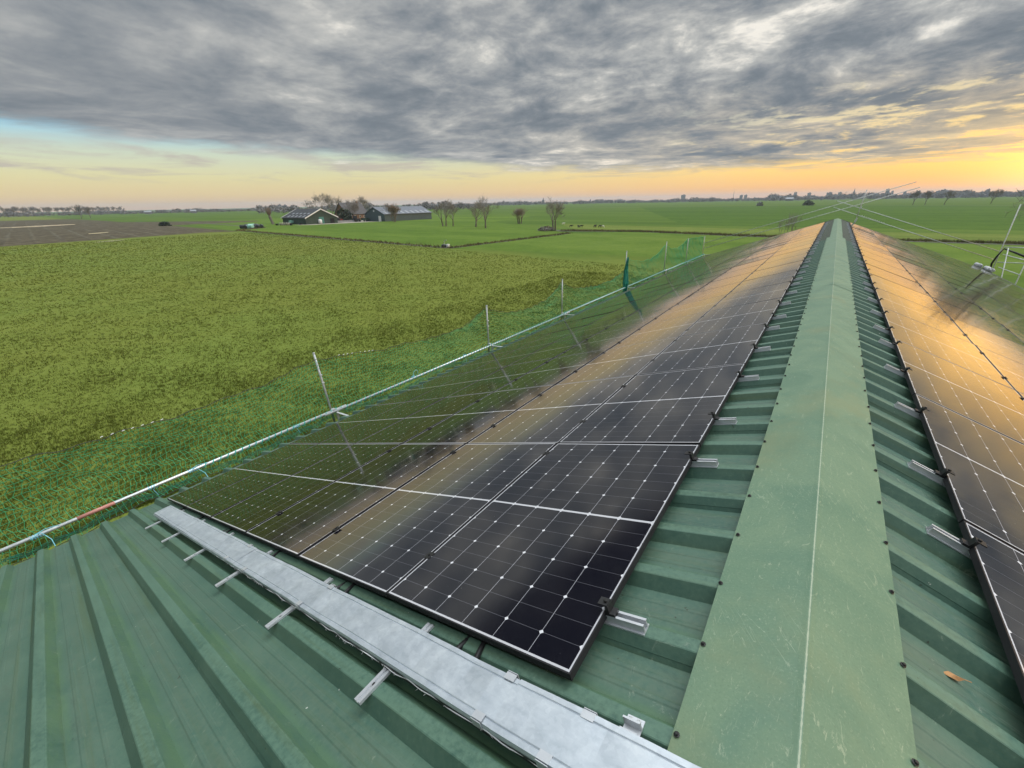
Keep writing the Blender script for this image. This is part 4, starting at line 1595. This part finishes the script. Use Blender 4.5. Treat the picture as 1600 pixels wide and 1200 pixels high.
# wrapped silage bales in front of the ploughed field
bales = [(379, 357.3, 'black', 'lying at the left end of the stack'), (384.5, 357.4, 'black', 'second from the left on the ground'), (389, 357.2, 'teal', 'on the ground in the middle of the stack'), (394, 357.2, 'teal', 'on the ground right of the middle'),
         (399, 356.8, 'black', 'on the ground near the right end'), (404, 356.6, 'black', 'next to the last on the right'), (409, 356.3, 'black', 'at the right end of the row'),
         (386, 356.0, 'black', 'in the rear row at the left'), (391, 355.7, 'teal', 'in the rear row at the middle'), (396, 355.4, 'teal', 'in the rear row right of the middle'), (401, 355.2, 'black', 'in the rear row at the right')]
for u, v, cl, where in bales:
    root = empty('wrapped_bale', at(u, v))
    root.rotation_euler.z = rs.uniform(0, 3.1)
    tag(root, '%s wrapped round bale %s' % ('black' if cl == 'black' else 'pale green', where), 'bale', 'wrapped bales stacked by the pasture corner')
    m = MB()
    m.lathe([(.45, -.74), (.66, -.70), (.74, -.58), (.75, 0), (.74, .58), (.66, .70), (.45, .74)], 14, Matrix.Translation((0, 0, .72)) @ Matrix.Rotation(R(90), 4, 'X'))
    m.build('wrapping', M['wrap_' + cl], root, True)
    m = MB()
    m.lathe([(.757, -.16), (.762, 0), (.757, .16)], 14, Matrix.Translation((0, 0, .72)) @ Matrix.Rotation(R(90), 4, 'X'))
    m.build('wrap_overlap', M['wrap_' + cl], root, True)


def clutter(name, u, v, label, cat, build):
    root = empty(name, at(u, v))
    tag(root, label, cat)
    build(root)
    return root


def b_tank(col):
    def fn(root):
        m = MB()
        m.lathe([(.7, .25), (.85, .35), (.85, 1.7), (.6, 1.95), (.25, 2.05)], 12)
        m.build('tank', M[col], root, True)
        m = MB()
        m.box((0, 0, .12), (1.6, 1.6, .24))
        m.build('pallet', M['bark'], root)
    return fn


def b_trailer(col):
    def fn(root):
        m = MB()
        m.box((0, 0, 1.25), (1.9, 4.4, .9))
        m.box((0, 0, .72), (.5, 5.6, .16))
        m.build('body', M[col], root)
        for sx in (-1, 1):
            m = MB()
            m.lathe([(.2, -.12), (.45, -.12), (.45, .12), (.2, .12)], 12, Matrix.Translation((sx * 1.08, -.3, .45)) @ Matrix.Rotation(R(90), 4, 'Y'))
            m.build('wheel', M['tyre'], root)
    return fn


def b_tractor(col):
    def fn(root):
        m = MB()
        m.box((0, 1.1, 1.15), (.85, 1.9, .8))
        m.box((0, -.2, .9), (.9, 1.6, .6))
        m.build('bonnet', M[col], root)
        m = MB()
        m.box((0, -.45, 2.0), (1.5, 1.4, 1.3))
        m.box((0, -.45, 2.72), (1.6, 1.55, .14))
        m.build('cab', M['win'], root)
        for sx, yy, r0 in ((-1, -.7, .85), (1, -.7, .85), (-1, 1.5, .5), (1, 1.5, .5)):
            m = MB()
            m.lathe([(r0 * .5, -.2), (r0, -.2), (r0, .2), (r0 * .5, .2)], 14, Matrix.Translation((sx * .95, yy, r0)) @ Matrix.Rotation(R(90), 4, 'Y'))
            m.build('wheel', M['tyre'], root)
    return fn


def b_feeder(col):
    def fn(root):
        m = MB()
        for h in (.35, .7, 1.05):
            m.tube([(1.1 * math.cos(q * .449), 1.1 * math.sin(q * .449), h) for q in range(15)], .04, 5)
        for q in range(8):
            a = q * math.pi / 4
            m.tube([(1.1 * math.cos(a), 1.1 * math.sin(a), 0), (1.1 * math.cos(a), 1.1 * math.sin(a), 1.3)], .04, 5)
        m.build('ring', M[col], root)
        m = MB()
        m.lathe([(.95, .05), (.95, .6), (.5, .85)], 12)
        m.build('fodder', M['reed'], root)
    return fn


clutter('water_tank', 501, 349.8, 'white plastic tank standing on the yard before the teal barn door', 'tank', b_tank('white'))
clutter('slurry_tank', 484.5, 349.2, 'pale tank leaning beside the left corner of the gabled barn', 'tank', b_tank('skylight'))
clutter('farm_trailer', 461, 350.2, 'pale green trailer parked along the left wall of the gabled barn', 'trailer', b_trailer('wrap_teal'))
clutter('farm_trailer', 513, 348.0, 'black trailer on the yard before the gable', 'trailer', b_trailer('wrap_black'))
clutter('farm_trailer', 572, 346.0, 'dark trailer beside the low grey shed', 'trailer', b_trailer('barn_wall'))
clutter('tractor', 530, 347.2, 'dark red tractor parked right of the gabled barn', 'tractor', b_tractor('tractor'))
clutter('tractor', 557, 346.6, 'black tractor parked left of the low grey shed', 'tractor', b_tractor('wrap_black'))
clutter('hay_ring', 450, 352.0, 'round feeder ring on the grass before the left barn wall', 'feeder', b_feeder('post'))
clutter('hay_ring', 441, 352.0, 'round feeder ring beside the pollard willow', 'feeder', b_feeder('post'))
for i, (u, v) in enumerate(((433, 352.2), (445, 351.6), (455, 352.2), (470, 351.2))):
    root = empty('tyre_stack', at(u, v))
    tag(root, 'low stack of black tyres on the grass, %s from the pollard willow' % ORD[i + 1], 'tyres', 'tyre stacks before the gabled barn')
    for q in range(3):
        m = MB()
        m.lathe([(.32, .03), (.55, 0), (.60, .12), (.55, .24), (.32, .21)], 12, Matrix.Translation((.05 * q, 0, .24 * q)))
        m.build('tyre', M['tyre'], root, True)
root = empty('yard_wall', at(545, 347.2))
tag(root, 'low pale concrete wall along the yard between the barns', 'wall')
m = MB()
m.box((0, 0, .45), (.25, 13, .9))
m.build('panels', M['city'], root)
m = MB()
m.box((0, 0, .95), (.35, 13.1, .09))
m.build('coping', M['skylight'], root)
# drinking pump in the meadow corner
root = empty('pasture_pump', at(694, 386.5))
tag(root, 'black and white pasture pump by the meeting of the two ditches', 'pump')
m = MB()
m.lathe([(.25, 0), (.5, .02), (.55, .35), (.40, .55), (.15, .62)], 12)
m.build('bowl', M['wrap_black'], root, True)
m = MB()
m.tube([(.1, 0, .4), (.1, 0, 1.15), (.7, .1, 1.35)], .06, 6)
m.build('lever', M['post'], root)
m = MB()
m.box((.75, .3, .3), (.5, .5, .6))
m.build('box', M['white'], root)


# cattle and sheep, each one continuous body
def animal(name, loc, rz, sc, mat, label, cat, lying):
    root = empty(name, loc)
    root.rotation_euler.z = rz
    root.scale = (sc, sc, sc)
    tag(root, label, cat)
    leg = .25 if lying else .72
    V = [(0, 0, leg + .28), (.55, 0, leg + .30), (-.6, 0, leg + .32), (.95, 0, leg + .52), (1.25, 0, leg + .50), (1.50, 0, leg + .36),
         (.55, .2, leg), (.55, .22, .02), (.55, -.2, leg), (.55, -.22, .02), (-.62, .2, leg), (-.70, .22, leg * .5), (-.64, .22, .02), (-.62, -.2, leg), (-.70, -.22, leg * .5), (-.64, -.22, .02), (-.82, 0, leg + .3), (-.86, 0, leg - .2)]
    Ed = [(0, 1), (0, 2), (1, 3), (3, 4), (4, 5), (1, 6), (6, 7), (1, 8), (8, 9), (2, 10), (10, 11), (11, 12), (2, 13), (13, 14), (14, 15), (2, 16), (16, 17)]
    rad = [.36, .33, .32, .19, .17, .10, .13, .07, .13, .07, .15, .08, .07, .15, .08, .07, .05, .04]
    me = D.meshes.new('body')
    me.from_pydata(V, Ed, [])
    o = D.objects.new('body', me)
    COL.objects.link(o)
    o.parent = root
    sk = o.modifiers.new('skin', 'SKIN')
    if not me.skin_vertices: me.skin_vertices.new(name='')
    for i_, q in enumerate(rad):
        me.skin_vertices[0].data[i_].radius = (q, q)
        me.skin_vertices[0].data[i_].use_root = (i_ == 0)
    ss = o.modifiers.new('sub', 'SUBSURF')
    ss.levels = ss.render_levels = 1
    me.materials.append(mat)
    return root


animal('sheep', at(892, 355.3), .4, .55, M['hide'], 'black sheep grazing in the pasture, leftmost of the flock', 'sheep', False)
animal('sheep', at(904, 355.6), 2.6, .55, M['hide'], 'black sheep in the pasture, left one of the close pair', 'sheep', False)
animal('sheep', at(908, 355.4), .2, .55, M['hide'], 'black sheep in the pasture, right one of the close pair', 'sheep', False)
animal('sheep', at(929.5, 355.6), 1.2, .6, M['hide'], 'black sheep in the pasture, fourth along the flock', 'sheep', False)
animal('sheep', at(937, 355.6), .1, .55, M['hide'], 'black sheep in the pasture beside the white sheep', 'sheep', False)
animal('sheep', at(942.5, 355.6), 2.9, .5, M['fleece'], 'white sheep at the right end of the black ones', 'sheep', False)
animal('sheep', at(880, 351.0), .5, .5, M['fleece'], 'white sheep alone behind the forked tree', 'sheep', False)

# ------------------------------------------------------------------ horizon: wooded belt, town buildings
def belt(u0, u1, n, d0, d1, hmin, hmax, seed, mat, label):
    rr = np.random.default_rng(seed)
    allv = []
    for _ in range(n):
        u_ = rr.uniform(u0, u1)
        ds = rr.uniform(d0, d1)
        p = bearing(u_, 320, ds)
        hgt = rr.uniform(hmin, hmax) * (.85 + .18 * math.sin(u_ * .045 + seed) + .12 * math.sin(u_ * .21))
        wd = rr.uniform(.45, .9) * hgt
        k_ = 46
        pos = rr.normal(0, 1, (k_, 3))
        pos /= np.linalg.norm(pos, axis=1, keepdims=True)
        pos *= rr.random((k_, 1)) ** .45
        pos = pos * np.array([wd * .62, wd * .62, hgt * .5]) + np.array([p.x, p.y, GZ + hgt * .5])
        sz = hgt * .085
        quad = pos[:, None, :] + rr.normal(0, sz, (k_, 4, 3)) * np.array([1.2, 1.2, 1.0])
        allv.append(quad.reshape(-1, 3))
    return tag(np_mesh('wooded_belt', np.concatenate(allv), 4, mat), label, None, None, 'stuff')


belt(-40, 420, 800, 1050, 1500, 4, 8.5, 1, M['farwood'], 'distant hedges and winter trees behind the ploughed field')
belt(400, 760, 520, 620, 1100, 5, 12, 2, M['farwood'], 'distant winter wood behind the farm')
belt(720, 1250, 1000, 1300, 2000, 8, 13, 3, M['farwood'], 'distant winter wood along the central horizon')
belt(1200, 1660, 1200, 1400, 2200, 11, 18, 4, M['farwood'], 'distant winter wood along the horizon right of the ridge')


def tower_block(u0, u1, vt, dist, label, mat='city', step=None, name='tower_block', cat='building'):
    a, b_ = bearing(u0, vt, dist), bearing(u1, vt, dist)
    zt = (a.z + b_.z) / 2
    wd = (a - b_).length
    root = empty(name, ((a.x + b_.x) / 2, (a.y + b_.y) / 2, GZ))
    root.rotation_euler.z = math.atan2(b_.y - a.y, b_.x - a.x)
    tag(root, label, cat)
    H = zt - GZ
    m = MB()
    m.box((0, 0, H / 2), (wd, wd * .7, H))
    m.build('wall', M[mat], root)
    m = MB()
    m.box((wd * .1, 0, H + 1.2), (wd * .35, wd * .35, 2.4))
    m.build('roof_housing', M['city_dk'], root)
    nf = max(2, int(H / 5))
    m = MB()
    for q in range(nf):
        m.box((0, -wd * .35 - .05, (q + .55) * H / nf), (wd * .9, .2, H / nf * .4))
    m.build('window_bands', M['win'], root)


for args in ((433, 439.5, 319.8, 1500, 'wide grey block on the horizon left of the gabled barn, its left part'), (440.5, 448.5, 320.8, 1500, 'lower grey block on the horizon above the pollard willow', 'city_dk'),
             (1064.5, 1071.5, 304.6, 2300, 'lone square block standing out on the horizon left of the ridge'), (1156, 1161, 305.1, 2500, 'low pair of blocks on the horizon, left one', 'city_dk'),
             (1163, 1168, 304.7, 2500, 'low pair of blocks on the horizon, right one'), (1241, 1246, 300.5, 2500, 'slim tower on the horizon left of the crossing gable tubes'),
             (1262, 1268, 301.3, 2500, 'tower above the dark bush on the far field'), (1292, 1301, 300.7, 2500, 'broad block on the horizon just left of the ridge end', 'city_dk'),
             (1310, 1316, 300.5, 2500, 'block on the horizon exactly above the ridge end'), (1385, 1391, 295.5, 2500, 'tall tower crossed by the upper gable tube', 'city_dk'),
             (1393, 1397, 298.5, 2500, 'small block right of the tower crossed by the gable tube'), (1412, 1417, 299.3, 2500, 'block on the horizon by the end of the lower gable tube', 'city_dk'),
             (1434, 1439, 298.3, 2500, 'block on the horizon above the small bare trees'), (1463, 1470, 298.3, 2500, 'left part of the largest block right of the ridge', 'city_dk'),
             (1470.5, 1480, 296.3, 2500, 'largest pale block on the horizon right of the ridge'), (1542, 1548, 295.5, 2500, 'dark tower on the horizon near the right edge', 'city_dk')):
    tower_block(*args)


def spire(u, vt, dist, label):
    p = bearing(u, vt, dist)
    H = p.z - GZ
    root = empty('church_tower', (p.x, p.y, GZ))
    tag(root, label, 'church')
    m = MB()
    m.box((0, 0, H * .28), (6.5, 6.5, H * .56))
    m.build('tower', M['city_dk'], root)
    m = MB()
    m.lathe([(4.2, H * .56), (2.0, H * .70), (.9, H * .88), (.2, H)], 8)
    m.build('spire', M['slate'], root)
    m = MB()
    m.box((0, -3.3, H * .45), (2.2, .2, 3))
    m.build('belfry_opening', M['dark'], root)


spire(849, 308.5, 1700, 'church with pointed spire on the central horizon')
spire(922.5, 310.5, 1900, 'small church spire right of the other one on the central horizon')
spire(1336.5, 293.5, 2500, 'tall dark church spire beside the ridge post')
root = empty('radio_mast', bearing(1147.5, 298, 2500))
root.location.z = GZ
tag(root, 'thin radio mast on the horizon left of the ridge', 'mast')
m = MB()
m.tube([(0, 0, 0), (0, 0, 42)], [1.1, .5], 5)
m.build('lattice', M['slate'], root)
for u0, u1, vt, ds, lb in ((225, 236, 329.6, 1000, 'low pale farm roof far behind the ploughed field'), (297, 306, 327.8, 1000, 'second low pale farm roof far behind the ploughed field'), (672, 682, 319.5, 900, 'long white glasshouse behind the blue grey barn'),
                           (1045, 1058, 313.6, 1500, 'low pale hall below the lone square block'), (1228, 1240, 308.6, 1300, 'low farm with pale roofs at the wood edge'), (1525, 1560, 304.5, 1800, 'long low hall with pale roof near the right edge')):
    a, b_ = bearing(u0, vt, ds), bearing(u1, vt, ds)
    root = empty('far_hall', ((a.x + b_.x) / 2, (a.y + b_.y) / 2, GZ))
    root.rotation_euler.z = math.atan2(b_.y - a.y, b_.x - a.x)
    tag(root, lb, 'building')
    wd = (a - b_).length
    H = max(2.5, a.z - GZ)
    m = MB()
    m.box((0, 0, H * .3), (wd, 10, H * .6))
    m.build('wall', M['city_dk'], root)
    m = MB()
    m.add([(-wd / 2 - .3, -5.5, H * .6), (wd / 2 + .3, -5.5, H * .6), (wd / 2 + .3, 0, H), (-wd / 2 - .3, 0, H), (-wd / 2 - .3, 5.5, H * .6), (wd / 2 + .3, 5.5, H * .6)],
          [(0, 1, 2, 3), (3, 2, 5, 4), (0, 3, 4), (1, 5, 2), (0, 4, 5, 1)])
    m.build('roof', M['skylight'], root)

# ------------------------------------------------------------------ air
hz = MB()
hz.box((0, 3000, 26), (13400, 9600, 67))
ho = hz.build('haze', None)
mh = D.materials.new('evening_haze')
mh.use_nodes = True
th_ = NT(mh.node_tree)
th_.n.clear()
pv = th_.new('ShaderNodeVolumePrincipled')
pv.inputs['Color'].default_value = (.72, .86, 1.0, 1)
pv.inputs['Density'].default_value = 0.00014
pv.inputs['Anisotropy'].default_value = 0.2
om = th_.new('ShaderNodeOutputMaterial')
th_.l.new(pv.outputs[0], om.inputs['Volume'])
ho.data.materials.append(mh)
tag(ho, kind='stuff')
